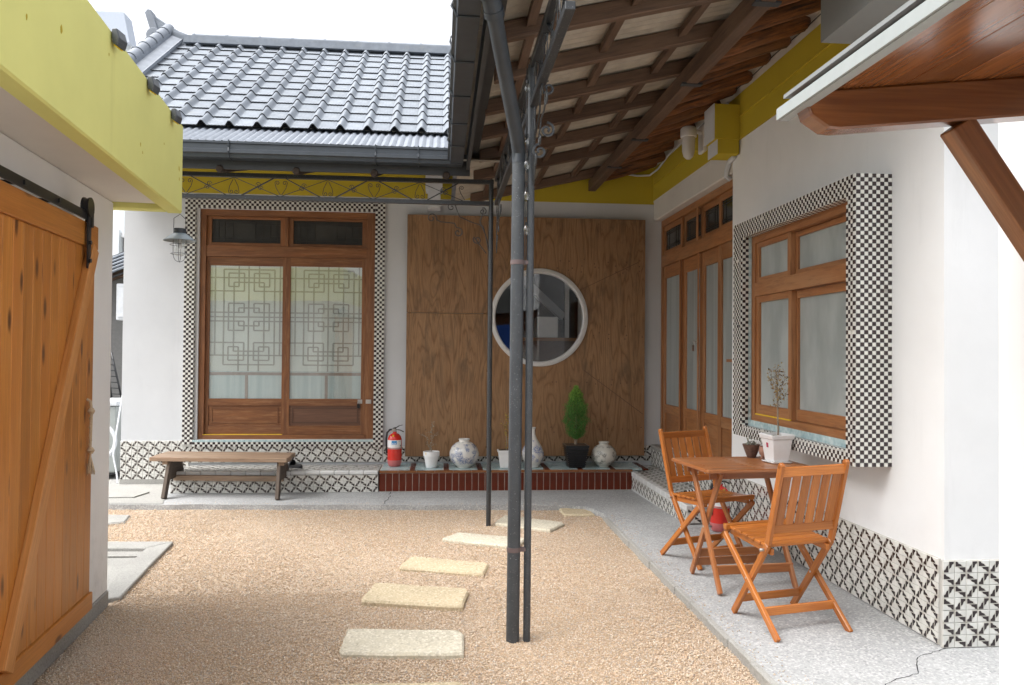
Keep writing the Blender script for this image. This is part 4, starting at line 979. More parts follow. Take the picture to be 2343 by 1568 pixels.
# ---- cables, lamps and boxes on the house ----------------------------
cb = MB(); P = [(2.30, 7.9, 3.50), (2.405, 8.3, 3.52), (2.425, 8.72, 3.45), (2.38, YB-.03, 3.44), (1.6, YB-.03, 3.56)]
P = [(1.75, YB-.03, 3.60), (2.05, YB-.03, 3.55), (2.25, YB-.03, 3.53), (2.38, 8.80, 3.53), (2.425, 8.6, 3.56), (2.425, 8.2, 3.615), (2.425, 7.2, 3.628), (2.425, 6.47, 3.62), (2.43, 6.44, 3.58)]
cb.tube(P, .011, 8); cb2 = part('cable', cb, M_['white_old']); tag(cb2, 'white painted cable run along the top of the yellow band in the corner', 'cable')
b = MB(); b.tube([(2.425, 6.3, 3.12), (2.425, 6.42, 3.10), (2.42, 6.46, 3.04), (2.43, 6.50, 3.0), (2.47, 6.5, 2.97)], .022, 10); tag(part('drain_pipe', b, M_['white_old']), 'short white pipe bending down from the yellow corbel to the door head', 'pipe')
b = MB(); P = [(2.41, 3.65+i*.45, 3.66-.05*math.sin(math.pi*(i % 2))-(.012 if i % 2 else 0)) for i in range(7)]; b.tube(P, .004, 6); tag(part('wire', b, M_['black']), 'thin dark wire strung along the log ends above the yellow band', 'wire')
wlp = thing('wall_lamp', 'white wall lamp with a long capsule shade under the log ends', 'lamp', (2.36, 7.1, 3.5))
b = MB(); b.box(2.40, 2.437, 7.0, 7.16, 3.35, 3.60); part('wall_plate', b, M_['white_paint'], wlp, bev=.008)
b = MB(); b.tube([(2.405, 7.06, 3.53), (2.34, 7.06, 3.54), (2.29, 7.06, 3.52)], .02, 10); part('arm', b, M_['white_paint'], wlp)
b = MB(); b.lathe([(0, .14), (.06, .14), (.075, .12), (.075, .05), (.065, .045)], (2.27, 7.04, 3.43), 20); part('cap', b, M_['white_paint'], wlp)
b = MB(); b.lathe([(.060, .045), (.058, -.08), (.045, -.13), (.02, -.155), (0, -.16)], (2.27, 7.04, 3.43), 20); part('shade', b, flat('milky_shade', (.62, .60, .56), .4, var=.03), wlp)
gb = thing('vent_box', 'grey sheet metal box with a dark opening underneath, high on the wall beside the canopy', 'vent box', (2.2, 3.8, 3.15))
b = MB(); b.box(2.03, 2.05, 3.15, 4.03, 3.15, 3.9); b.box(2.42, 2.44, 3.15, 4.03, 3.15, 3.9); b.box(2.05, 2.42, 4.01, 4.03, 3.15, 3.9); b.box(2.05, 2.42, 3.15, 3.17, 3.15, 3.9); b.box(2.05, 2.42, 3.82, 4.01, 3.15, 3.17); b.box(2.05, 2.20, 3.17, 3.82, 3.15, 3.17); part('casing', b, M_['grey_box'], gb)
b = MB(); b.box(2.20, 2.42, 3.17, 3.82, 3.30, 3.31); part('opening', b, M_['dark'], gb)

# ================================================================== CANOPY FRAME (steel posts, trusses)
T = thing('steel_pergola', 'black steel frame with slim posts and scrollwork trusses holding up the eaves', 'steel frame', (.43, 6.84, -.06))
b = MB(); b.tube([(.428, 6.84, -.07), (.428, 6.84, 2.985)], .021, 14); part('post', b, M_['black_metal'], T, label='thin far post')
b = MB(); b.tube([(.462, 4.09, -.07), (.466, 4.09, 2.985)], .0195, 14); part('post', b, M_['pipe'], T, label='thin near post beside the drainpipe')
b = MB(); b.box(-2.75, .45, 6.822, 6.858, 2.945, 2.982); part('top_chord', b, M_['black_metal'], T, bev=.003)
b = MB(); b.box(-2.75, .45, 6.822, 6.858, 2.756, 2.792); part('bottom_chord', b, M_['black_metal'], T, bev=.003)
b = MB(); b.box(.455, .495, 2.9, 6.82, 2.965, 3.005); part('top_chord', b, M_['black_metal'], T, bev=.003)
b = MB(); b.box(.455, .495, 2.9, 6.82, 2.755, 2.79); part('bottom_chord', b, M_['black_metal'], T, bev=.003)
def spiral(c, r, turns, a0, sgn, U, V, n=22):
    c, U, V = Vector(c), Vector(U), Vector(V); out = []
    for k in range(n+1):
        t = k/n; rad = r*(1-.82*t); a = a0+sgn*turns*2*math.pi*t; out.append(c+U*math.cos(a)*rad+V*math.sin(a)*rad)
    return out
def truss_web(org, U, L_, z0, z1, per, flip=1, thick=.007, wd=.012):
    """zigzag braces and curled scrolls between chords"""
    org, U = Vector(org), Vector(U); V = Vector((0, 0, 1)); Nn = U.cross(V); h = z1-z0
    n = int(L_/per); 
    for i in range(n):
        a = org+U*(i*per)
        pt = lambda f, z: a+U*per*f+V*z
        b = MB(); b.bar(pt(.08, z1), pt(.42, z0), .018, .008, Nn); b.bar(pt(.58, z0), pt(.95, z1), .018, .008, Nn); part('brace', b, M_['black_metal'], T)
        b = MB(); b.tube([pt(.02, z0), pt(.50, z1)], .0032, 5); b.tube([pt(.50, z1), pt(1.0, z0)], .0032, 5)
        for s_ in (1, -1):
            c = pt(.50+.028*s_, z0+h*.20); sp = spiral(c, .021, 1.25, 0 if s_ > 0 else math.pi, -s_, U, V); b.tube([pt(.50+.006*s_, z1-.012), pt(.50+.045*s_, z0+h*.5)]+sp, .003, 5)
        for f, s_ in ((.0, 1), (1.0, -1)):
            c = pt(f+.040*s_, z0+h*.74); sp = spiral(c, .021, 1.25, 0 if s_ > 0 else math.pi, s_, U, V); b.tube([pt(f+.006*s_, z0+.01), pt(f+.052*s_, z0+h*.45)]+sp, .003, 5)
        for f, zz, s_ in ((.24, .62, 1), (.22, .42, -1), (.76, .62, -1), (.78, .42, 1)):
            c = pt(f, z0+h*zz); b.tube(spiral(c, .022, 1.3, 0 if s_ > 0 else math.pi, s_, U, V), .003, 5)
        part('scroll', b, M_['black_metal'], T)
truss_web((.20, 6.84, 0), (-1, 0, 0), 3.2, 2.792, 2.945, .79)
truss_web((.475, 6.75, 0), (0, -1, 0), 3.96, 2.79, 2.965, .79)
# curled corner brackets beside the posts
def bracket(org, U):
    org, U, V = Vector(org), Vector(U), Vector((0, 0, 1)); b = MB()
    pt = lambda a, z: org+U*a+V*z
    b.tube([pt(0, -.40), pt(.03, -.25), pt(.08, -.14), pt(.05, -.06)]+spiral(pt(.055, -.05), .035, 1.3, math.pi*.5, 1, U, V), .0045, 6)
    b.tube(spiral(pt(.33, -.02), .04, 1.3, math.pi, -1, U, V)[::-1]+[pt(.26, -.10), pt(.17, -.14), pt(.05, -.18), pt(.01, -.33)], .0045, 6)
    b.tube(spiral(pt(.50, -.12), .045, 1.3, math.pi*1.1, -1, U, V)[::-1]+[pt(.42, -.15), pt(.30, -.16)], .0045, 6)
    b.tube([pt(.30, -.16)]+spiral(pt(.27, -.24), .045, 1.3, math.pi*.4, 1, U, V), .0045, 6)
    b.tube(spiral(pt(.10, -.30), .04, 1.3, math.pi*.2, -1, U, V)[::-1]+[pt(.02, -.42)], .0045, 6)
    part('corner_bracket', b, M_['black_metal'], T)
bracket((.41, 6.84, 2.755), (-1, 0, 0)); bracket((.475, 6.82, 2.755), (0, -1, 0)); bracket((.475, 4.07, 2.755), (0, -1, 0)); bracket((.475, 4.12, 2.755), (0, 1, 0))
for c, s_ in (((.545, 4.02, 2.84), 1), ((.53, 3.95, 2.60), -1), ((.50, 3.99, 2.50), 1)):
    b = MB(); b.tube(spiral(c, .04, 1.4, math.pi/2, s_, (1, 0, 0), (0, 0, 1)), .007, 8); part('curl', b, M_['pipe'], T)
# drainpipe
DP = thing('drainpipe', 'thick black drainpipe dropping from the gutter beside the near post, with two clamps', 'drainpipe', (.394, 4.09, -.05))
b = MB(); b.tube([(.388, 4.09, -.06), (.400, 4.09, 2.49)], .0345, 24); part('downpipe', b, M_['pipe'], DP)
b = MB(); b.tube([(.400, 4.09, 2.46), (.400, 4.09, 2.52), (.385, 4.04, 2.58), (.25, 3.55, 2.90), (.215, 3.42, 2.985)], .0365, 24); part('offset_pipe', b, M_['gutter'], DP)
b = MB(); b.tube([(.22, 3.44, 2.97), (.195, 3.37, 3.03), (.14, 3.34, 3.10)], .042, 24); b.tube([(.225, 3.455, 2.96), (.217, 3.43, 2.98)], .046, 24)
for k in range(4): b.tube([(.20-.012*k, 3.39-.01*k, 3.01+.018*k), (.198-.012*k, 3.385-.01*k, 3.016+.018*k)], .045, 24)
part('elbow', b, M_['gutter'], DP)
for z in (1.935, .43):
    b = MB(); b.lathe([(.0352, -.012), (.037, -.012), (.037, .012), (.0352, .012)], (.388+.012*z/2.5, 4.09, z), 24); b.box(.42, .455, 4.075, 4.105, z-.010, z+.010); part('clamp', b, M_['clamp'], DP)
# string of small glass bulbs hanging between the two pipes
SLt = thing('string_light', 'string of clear glass bulbs hanging in the gap beside the thick drainpipe', 'string light', (.432, 4.03, 2.0))
b = MB(); b.tube([(.432, 4.03, 2.95), (.434, 4.03, 2.4), (.431, 4.03, 1.9)], .0022, 6); part('wire', b, M_['black'], SLt)
for z in (2.84, 2.56, 2.44, 2.28, 2.10):
    b = MB(); b.lathe([(0, -.03), (.012, -.024), (.017, -.005), (.012, .012), (.007, .018)], (.435, 4.015, z), 14); part('bulb', b, M_['glass'], SLt)
    b = MB(); b.lathe([(.007, .018), (.008, .035), (0, .036)], (.435, 4.015, z), 10); part('socket', b, M_['black'], SLt)

# ================================================================== LEFT BUILDING (rotated -6.25 deg)
tl = R(-6.25); dL = Vector((math.sin(tl), math.cos(tl), 0)); nL = Vector((math.cos(tl), -math.sin(tl), 0))
def LP(n, l, z): return nL*n+dL*l+Vector((0, 0, z))
def lbox(b, n0, n1, l0, l1, z0, z1): return b.obox(LP(n0, l0, z0), nL*(n1-n0), dL*(l1-l0), (0, 0, z1-z0))
cL = -1.406
B = thing('barn_building', 'white outbuilding with a lemon yellow roof edge and sliding barn door', 'building', LP(cL, 4.0, 0))
b = lbox(MB(), cL-.22, cL, -2, 5.0, .04, 2.334); part('wall', b, M_['white'], B, bev=.008)
b = lbox(MB(), cL-.225, cL+.006, -2, 5.004, -.1, .042); part('plinth', b, M_['cement'], B, bev=.006)
b = lbox(MB(), cL-2.5, cL-.221, 4.78, 5.0, -.1, 2.3); part('rear_wall', b, M_['white_old'], B)
b = lbox(MB(), cL-2.5, -1.128, -2, 4.99, 2.335, 2.46); part('soffit_slab', b, M_['soffit'], B)
b = lbox(MB(), -1.128, -1.041, -2, 5.082, 2.296, 2.838); part('fascia', b, M_['lemon'], B, label='lemon yellow roof edge', bev=.008)
b = lbox(MB(), cL-2.5, -1.1285, 4.99, 5.08, 2.300, 2.836); part('end_fascia', b, M_['lemon'], B, bev=.006)
b = lbox(MB(), cL-2.5, -1.1285, -2, 4.99, 2.461, 2.70); part('roof_fill', b, M_['cement'], B)
chips_ = MB()
for l, z, q in ((2.75, 2.52, .012), (3.05, 2.60, .02), (4.12, 2.47, .013), (4.16, 2.44, .009), (4.98, 2.55, .022), (4.99, 2.49, .014), (4.6, 2.60, .008), (3.6, 2.72, .008)):
    P = [LP(-1.0405, l+q*math.cos(a)*random.uniform(.3, .6), z+1.0*q*math.sin(a)*random.uniform(.5, 1)) for a in np.linspace(0, 6.283, 9)[:-1]]; chips_.prism(P, nL*.001)
part('paint_chip', chips_, M_['ochre'], B, kind='stuff')
# barn door
nd = cL+.055
D0, D1 = 3.12, 4.405
bd = part('barn_door', lbox(MB(), nd, nd+.006, D0+.01, D1-.012, .115, 2.09), M_['sash_dark'], B, label='orange pine barn door with diagonal brace')
npl = 13; pw = (D1-D0-.0)/npl
for i in range(npl):
    b = lbox(MB(), nd+.0065, nd+.026, D0+i*pw+.0012, D0+(i+1)*pw-.0012, .205, 1.975); part('plank', b, M_['pine'], bd, bev=.0025)
b = lbox(MB(), nd+.007, nd+.038, D0-.01, D1+.012, 1.976, 2.095); part('top_rail', b, M_['pine'], bd, bev=.003)
b = lbox(MB(), nd+.007, nd+.038, D0-.01, D1+.012, .115, .204); part('bottom_rail', b, M_['pine'], bd, bev=.003)
b = MB(); p, q = LP(nd+.043, D1-.085, 1.975), LP(nd+.043, 3.36, .205); b.bar(p, q, .085, .034, dL); part('brace', b, M_['pine_edge'], bd, bev=.003)
b = lbox(MB(), nd-.02, nd-.012, .8, 4.215, 2.105, 2.148); 
b = lbox(MB(), nd+.040, nd+.048, .8, 4.21, 2.100, 2.145); rail = part('door_rail', b, M_['black'], B, bev=.002)
b = MB()
for l in (1.5, 2.3, 3.1, 3.45, 3.83): lbox(b, nd+.048, nd+.056, l-.012, l+.012, 2.113, 2.133); lbox(b, cL, nd+.040, l-.010, l+.010, 2.115, 2.13)
part('rail_bolt', b, M_['black'], B)
b = MB(); lbox(b, nd+.049, nd+.056, 4.20, 4.245, 1.86, 2.175); part('hanger_strap', b, M_['black'], bd)
b = MB(); c = LP(nd+.044, 4.222, 2.165); 
for q0, q1, rr in ((-.010, .010, .045), (-.018, -.0101, .05), (.0101, .018, .05)): b.tube([c+nL*q0, c+nL*q1], rr, 20)
part('hanger_wheel', b, M_['black'], bd)
b = MB(); lbox(b, nd+.03, nd+.06, 4.235, 4.27, 2.07, 2.14); part('rail_stop', b, M_['black'], B)
for z in (1.90, 1.99):
    b = MB(); b.tube([LP(nd+.056, 4.222, z), LP(nd+.066, 4.222, z)], .010, 8); part('strap_bolt', b, M_['black'], bd)
# rope pull
b = MB(); rp0 = LP(nd+.042, 4.365, 1.215)
pts = [rp0+Vector((.0, 0, .0))]
pts = [LP(nd+.028, 4.315, 1.205), LP(nd+.044, 4.312, 1.195), LP(nd+.050, 4.314, 1.15), LP(nd+.046, 4.318, 1.04), LP(nd+.044, 4.318, .93)]
b.tube(pts, .0075, 8)
for k in range(24):
    z = .95+k*.0092; b.tube([LP(nd+.045+.007*math.cos(k*1.3), 4.316+.007*math.sin(k*1.3), z), LP(nd+.045+.007*math.cos(k*1.3+1.6), 4.316+.007*math.sin(k*1.3+1.6), z+.012)], .003, 5)
for z, r_ in ((1.145, .018), (.945, .019)): b.tube([LP(nd+.048, 4.316, z-.016), LP(nd+.048, 4.316, z), LP(nd+.048, 4.316, z+.016)], [.010, r_, .010], 10)
for k in range(34):
    a = random.uniform(0, 6.28); b.tube([LP(nd+.045, 4.318, .93), LP(nd+.048+.012*math.cos(a), 4.318+.016*math.sin(a), .87), LP(nd+.050+.018*math.cos(a), 4.318+.024*math.sin(a), .82+random.uniform(0, .02))], .0018, 4)
part('rope_pull', b, M_['rope'], bd)

# floodlights on the yellow edge
def flood(l, label):
    o = thing('floodlight', label, 'floodlight', LP(-1.040, l, 2.800), tl, 'three floodlights along the yellow roof edge', world=False)
    b = MB(); b.box(-.002, .012, -.018, .018, .0, .036); part('bracket', b, M_['black'], o, bev=.003)
    b = MB(); b.prism([(.010, -.036, .040), (.034, -.036, .042), (.046, -.036, .0), (.036, -.036, -.036), (.012, -.036, -.020)], (0, .072, 0)); part('housing', b, M_['pipe'], o, bev=.004)
    for k in (-.022, 0, .022):
        b = MB(); c = Vector((.024, k, -.0285)); d = Vector((-.55, 0, -.83)).normalized(); b.tube([c, c+d*.006], .008, 12); part('lens', b, M_['yellow_label'], o)
flood(3.655, 'nearest floodlight on the yellow roof edge, in front of the distant grey gable')
flood(4.25, 'middle floodlight on the lemon yellow roof edge, against the rolled end of the tile roof')
flood(4.775, 'farthest small floodlight on the lemon yellow roof edge, against the roof tiles')

# hanging lantern
LN = thing('hanging_lantern', 'grey metal lantern with a conical shade and wire cage hanging from the yellow roof corner', 'lantern', (-1.598, 4.94, 2.0))
c = Vector((-1.600, 4.94, 0))
b = MB(); b.tube([c+Vector((.006, -.01, 2.335)), c+Vector((.003, 0, 2.31)), c+Vector((0, 0, 2.298)), c+Vector((-.008, 0, 2.29)), c+Vector((-.004, 0, 2.284))], .0022, 6); part('hook_wire', b, M_['steel'], LN)
b = MB(); b.tube([c+Vector((-.037, 0, 2.195)), c+Vector((-.036, 0, 2.268)), c+Vector((-.012, 0, 2.284)), c+Vector((.0, 0, 2.295)), c+Vector((.012, 0, 2.283)), c+Vector((.034, 0, 2.262)), c+Vector((.037, 0, 2.195))], .0020, 6); part('bail', b, M_['pipe'], LN)
b = MB(); b.lathe([(0, 2.205), (.037, 2.204), (.037, 2.176), (.036, 2.174)], c, 28); part('neck', b, M_['gutter'], LN)
b = MB(); b.lathe([(.036, 2.175), (.052, 2.165), (.094, 2.131), (.094, 2.128), (.050, 2.160), (.030, 2.168)], c, 36, cap=False); part('shade', b, metal('blue_grey_shade', (.20, .25, .28), .35), LN)
b = MB(); b.lathe([(.020, 2.165), (.022, 2.12), (.029, 2.10), (.032, 2.07), (.029, 2.045), (.012, 2.036), (0, 2.035)], c, 24); part('glass_jar', b, M_['glass'], LN)
b = MB(); b.lathe([(0, 2.085), (.010, 2.082), (.013, 2.10), (.009, 2.12), (.010, 2.15)], c, 16); part('bulb', b, M_['white_paint'], LN)
b = MB()
for z, r_ in ((2.105, .056), (2.050, .050)): b.tube([c+Vector((r_*math.cos(a), r_*math.sin(a), z)) for a in np.linspace(0, 2*math.pi, 28)[:-1]], .0017, 5, closed=True)
for a0 in (0.15, 1.72): 
    P = []
    for k in range(19):
        a = math.pi*k/18; P.append(c+Vector((math.cos(a)*.037*math.cos(a0), math.cos(a)*.037*math.sin(a0), 2.06-.060*math.sin(a)**.8)))
    P = [P[0]+Vector((0, 0, .075))]+P+[P[-1]+Vector((0, 0, .075))]; b.tube(P, .0017, 5)
part('cage', b, M_['pipe'], LN)

# ================================================================== FOREGROUND RIGHT: white wall and wooden canopy
F = thing('white_side_wall', 'bright white wall at the right edge of the view, in front of the tiled corner', 'wall', (1.9, 2.2, 0))
b = MB(); b.box(1.895, 2.4, -2, 2.512, -.05, 3.6); part('wall_body', b, M_['white'], F, bev=.01)
C = thing('wooden_canopy', 'small varnished wood canopy with a white metal edge and a diagonal brace, top right', 'canopy', (1.9, 2.2, 2.1))
def cz_(x): return 2.125+.105*(x-1.09)
b = MB()
P = [(1.055, 2.0), (1.105, 1.925+.0), (1.14, 1.90)]
prf = [(1.045, .075), (1.062, .028), (1.115, -.012), (1.150, -.018), (1.90, -.018), (1.90, .10), (1.06, .10)]
def beam(y):
    b = MB(); b.prism([(x, y, cz_(x)+z+.0) for x, z in prf], (0, .075, 0)); return part('beam', b, M_['canopy'], C, bev=.006)
beam(2.165); beam(.35); beam(-.9)
for i in range(6):
    x0 = 1.06+i*.145; b = MB(); b.obox((x0, -1.5, cz_(x0)+.101), (.1435, 0, .1435*.105), (0, 3.78, 0), (0, 0, .018)); part('ceiling_board', b, M_['canopy'], C, bev=.002)
b = MB(); b.box(1.022, 1.030, -1.5, 2.31, cz_(1.0)+.062, cz_(1.0)+.096); b.box(1.030, 1.06, -1.5, 2.31, cz_(1.0)+.060, cz_(1.0)+.064); part('edge_trim', b, flat('pale_edge_metal', (.33, .36, .36), .45, var=.04), C)
b = MB(); b.obox((1.04, -1.5, cz_(1.04)+.121), (.85, 0, .0893), (0, 3.80, 0), (0, 0, .012)); part('canopy_roof', b, M_['grey_box'], C)
for y in (2.17, .355):
    b = MB(); b.bar((1.535, y+.035, cz_(1.52)-.02), (1.93, y+.035, 1.60), .080, .070, (1, 0, 0)); part('brace', b, M_['canopy'], C, bev=.004)

# ================================================================== SURROUNDINGS seen through gaps
# service corner left of the house
sg = thing('shed', 'grey shed with a dark corrugated roof seen through the narrow gap on the left', 'shed', (-4.6, 11.5, 0))
b = MB(); b.box(-5.6, -3.3, 11.4, 11.6, -.1, 2.5); part('wall', b, flat('dim_grey_wall', (.13, .128, .125), .9), sg)
b = MB(); b.obox((-5.6, 11.30, 2.06), (2.1, 0, .77), (0, .08, 0), (0, 0, .13)); part('beam', b, M_['rafter'], sg)
cg = MB(); sz = lambda x: 2.52+(x+4.55)*.42
cg.obox((-5.6, 11.20, sz(-5.6)-.07), (2.1, 0, 2.1*.42), (0, 1.8, .3), (0, 0, .02)); part('roof', cg, M_['black_metal'], sg)
for k in range(5):
    b = MB(); q = MB(); b.tube([(-5.6, 11.14+k*.02, sz(-5.6)+.0+k*.052), (-3.5, 11.14+k*.02, sz(-3.5)+.0+k*.052)], .017, 8); part('roof_rib', b, M_['rooftile'], sg)
    b = MB(); b.obox((-5.6, 11.17+k*.02, sz(-5.6)-.012+k*.052), (2.1, 0, 2.1*.42), (0, .02, 0), (0, 0, .05)); part('roof_groove', b, M_['black'], sg)
mb_ = thing('meter_box', 'white electric meter box on the shed wall in the gap', 'meter box', (-4.3, 11.2, 1.9))
b = MB(); b.box(-4.463, -4.0, 11.2, 11.38, 1.88, 2.385); part('case', b, M_['white_old'], mb_, bev=.01); b = MB(); b.box(-4.435, -4.03, 11.185, 11.199, 1.92, 2.33); part('door', b, M_['white_old'], mb_, bev=.004)
au = thing('washing_machine', 'old pale washing machine standing in the gap behind the barn wall', 'washing machine', (-4.2, 9.9, 0))
b = MB(); b.box(-4.45, -3.80, 9.6, 10.2, .02, .80); part('body', b, flat('pale_enamel', (.30, .32, .31), .35, var=.05), au, bev=.02, segs=2); b = MB(); b.box(-4.47, -3.785, 9.58, 10.22, .805, .865); part('lid', b, M_['white_old'], au, bev=.015, segs=2)
b = MB(); b.box(-4.4, -3.85, 9.62, 10.18, -.01, .02); part('feet', b, M_['black'], au)
b = MB(); P = [(-3.86+.17*math.cos(a), 9.30, .42+.19*math.sin(a)) for a in np.linspace(-2.4, 2.4, 24)]; b.tube([(-4.1, 9.4, .10)]+P+[(-4.1, 9.45, .56)], .022, 10); tag(part('hose', b, M_['white_old']), 'white corrugated hose looped in front of the washing machine', 'hose')
b = MB(); b.tube([(-3.62, 9.3, .95), (-3.60, 9.1, .55), (-3.59, 9.0, .3), (-3.53, 8.95, .1), (-3.50, 8.9, .01)], .009, 8); tag(part('cable', b, M_['white_old']), 'white cable hanging down the left corner of the house', 'cable')
rk = thing('wire_rack', 'folded black wire rack leaning in the gap above the washing machine', 'rack', (-4.0, 10.4, .90))
for (x0, x1) in ((-4.20, -4.06), (-4.34, -4.30), (-4.27, -4.18)):
    b = MB(); b.tube([(x1, 10.4, .86), (x0, 10.42, 1.44)], .012, 6); part('rail', b, M_['black'], rk)
for k in range(7):
    b = MB(); z = .92+k*.075; b.tube([(-4.4, 10.4, z), (-4.07-.018*k, 10.4, z-.02)], .005, 5); part('rung', b, M_['black'], rk)
# distant buildings
fb = thing('distant_house', 'distant white house with a pale grey flank rising behind the yellow roof edge', 'house', (-9, 21, 0))
b = MB(); b.box(-15, -7.73, 20, 20.4, -.1, 9.03); part('wall', b, M_['gallery_white'], fb)
b = MB(); b.prism([(-15, 19.8, 9.02), (-7.67, 19.8, 9.02), (-7.82, 19.8, 9.76), (-15, 19.8, 9.76)], (0, .5, 0)); part('roof', b, flat('far_grey_roof', (.50, .55, .64), .8, var=.05), fb)
fb2 = thing('distant_building', 'distant pale building glimpsed in the narrow gap above the shed roof', 'building', (-8, 17, 0))
b = MB(); b.box(-12, -6.74, 17, 17.6, -.1, 4.0); part('wall', b, M_['gallery_white'], fb2); b = MB(); b.box(-6.73, -5.0, 17.2, 19, -.1, 3.85); part('annex', b, M_['grey_box'], fb2); b = MB(); b.box(-6.73, -5.0, 17.1, 19, 3.851, 3.95); part('annex_roof', b, M_['white_paint'], fb2)
# added wall behind the viewer, raised to block sky light; boards seen in reflections
bk = thing('added_rear_wall', 'unseen tall grey wall added behind the viewer to block sky light', 'wall', (0, -5, 0))
b = MB(); b.box(-4, 6, -5.7, -5.5, -.1, 3.4); part('wall', b, flat('grey_block', (.22, .22, .21), .8), bk)
b = MB(); b.box(1.1, 2.2, -5.49, -5.46, .6, 2.55); part('blue_sheet', b, flat('blue_sheet', (.03, .12, .55), .5), bk)
b = MB(); b.box(.3, 2.3, -5.45, -5.42, .95, 1.4); part('yellow_board', b, M_['lemon'], bk)

# ================================================================== FURNITURE
# bench
BN = thing('wooden_bench', 'weathered brown plank bench with splayed dark legs in front of the left door', 'bench', (-2.18, 8.25, 0))
b = MB(); b.prism([(-2.862, 8.05, .362), (-1.515, 7.93, .362), (-1.560, 8.50, .362), (-2.84, 8.52, .362)], (0, 0, .040)); 
b = MB(); n = 1
b.obox((-2.868, 8.045, .362), (1.362, -.135, 0), (.006, .235, 0), (0, 0, .042)); part('seat_plank', b, M_['bench'], BN, bev=.004)
b = MB(); b.obox((-2.862, 8.284, .363), (1.345, -.135, 0), (.010, .235, 0), (0, 0, .041)); part('seat_plank', b, M_['bench'], BN, bev=.004)
def leg(x, y, sgn):
    for yy, fy in ((y, y-.10), (y+.34, y+.50)):
        b = MB(); b.bar((x+.01*sgn, yy+(.04 if yy == y else -.04), .357), (x, fy+.0, .0), .085, .035, (0, 1, 0)); part('leg', b, M_['bench_leg'], BN, bev=.004)
    b = MB(); b.bar((x+.008*sgn, y+.02, .25), (x+.008*sgn, y+.34, .25), .16, .030, (0, 0, 1)); part('leg_board', b, M_['bench_leg'], BN)
    b = MB(); b.bar((x-.02*sgn, y-.03, .345), (x-.02*sgn, y+.38, .345), .032, .05, (0, 0, 1)); part('bearer', b, M_['bench'], BN)
leg(-2.70, 8.08, 1); leg(-1.585, 7.97, -1)
b = MB(); b.bar((-2.70, 8.27, .165), (-1.585, 8.16, .165), .055, .035, (0, 0, 1)); part('stretcher', b, M_['bench'], BN, bev=.003)
for x in (-2.75, -1.98):
    b = MB()
    for k in range(6): 
        xx = x+k*.012; yy = 8.055-.135*(xx+2.875)/1.345; b.box(xx, xx+.008, yy-.0015, yy-.0002, .39-random.uniform(.004, .02), .4038)
    part('paint_drip', b, flat('rust_drip_%d' % int(-x*10), (.28, .07, .02), .6), BN)

# slippers
def slipper(loc, rz, label, grp):
    o = thing('slipper', label, 'slipper', loc, rz, grp, world=False)
    b = MB(); n = 20; sole = []
    for k in range(n):
        a = 2*math.pi*k/n; x = .135*math.cos(a); w_ = (.048 if x > 0 else .038); sole.append((x, w_*math.sin(a)*(1 if abs(math.cos(a)) < .98 else 1), 0))
    b.prism(sole, (0, 0, .024)); part('sole', b, M_['rubber'], o, bev=.004)
    b = MB()
    for i in range(8):
        for x0, x1, m_ in ((-.0, .10, 0),):
            a0, a1 = math.pi*i/8, math.pi*(i+1)/8; f = lambda a, x: (x, .050*math.cos(a)*(1-.15*(x/.1)), .02+.052*math.sin(a)*(1-.35*(x/.1)))
            b.face([f(a0, x0), f(a0, x1), f(a1, x1), f(a1, x0)], None, True)
    part('strap', b, M_['rubber'], o)
    for k in range(3):
        b = MB(); x0 = .018+k*.026
        for i in range(8):
            a0, a1 = math.pi*(i+.0)/8, math.pi*(i+1.0)/8; f = lambda a, x: (x, .0512*math.cos(a)*(1-.15*(x/.1)), .021+.0535*math.sin(a)*(1-.35*(x/.1)))
            b.face([f(a0, x0), f(a0, x0+.011), f(a1, x0+.011), f(a1, x0)], None, True)
        part('stripe', b, M_['white_paint'], o)
slipper((-1.58, 8.60, .2165), R(150), 'black white striped slipper at the right bench end, nearer of its pair', 'black slippers by the bench')
slipper((-1.60, 8.72, .2165), R(145), 'black white striped slipper at the right bench end, farther of its pair', 'black slippers by the bench')
slipper((2.26, 6.66, .193), R(185), 'black striped slipper on the tiled step, left one, nearest the step edge', 'black slippers on the right step')
slipper((2.28, 6.82, .193), R(175), 'black striped slipper on the tiled step, seen between the table legs', 'black slippers on the right step')

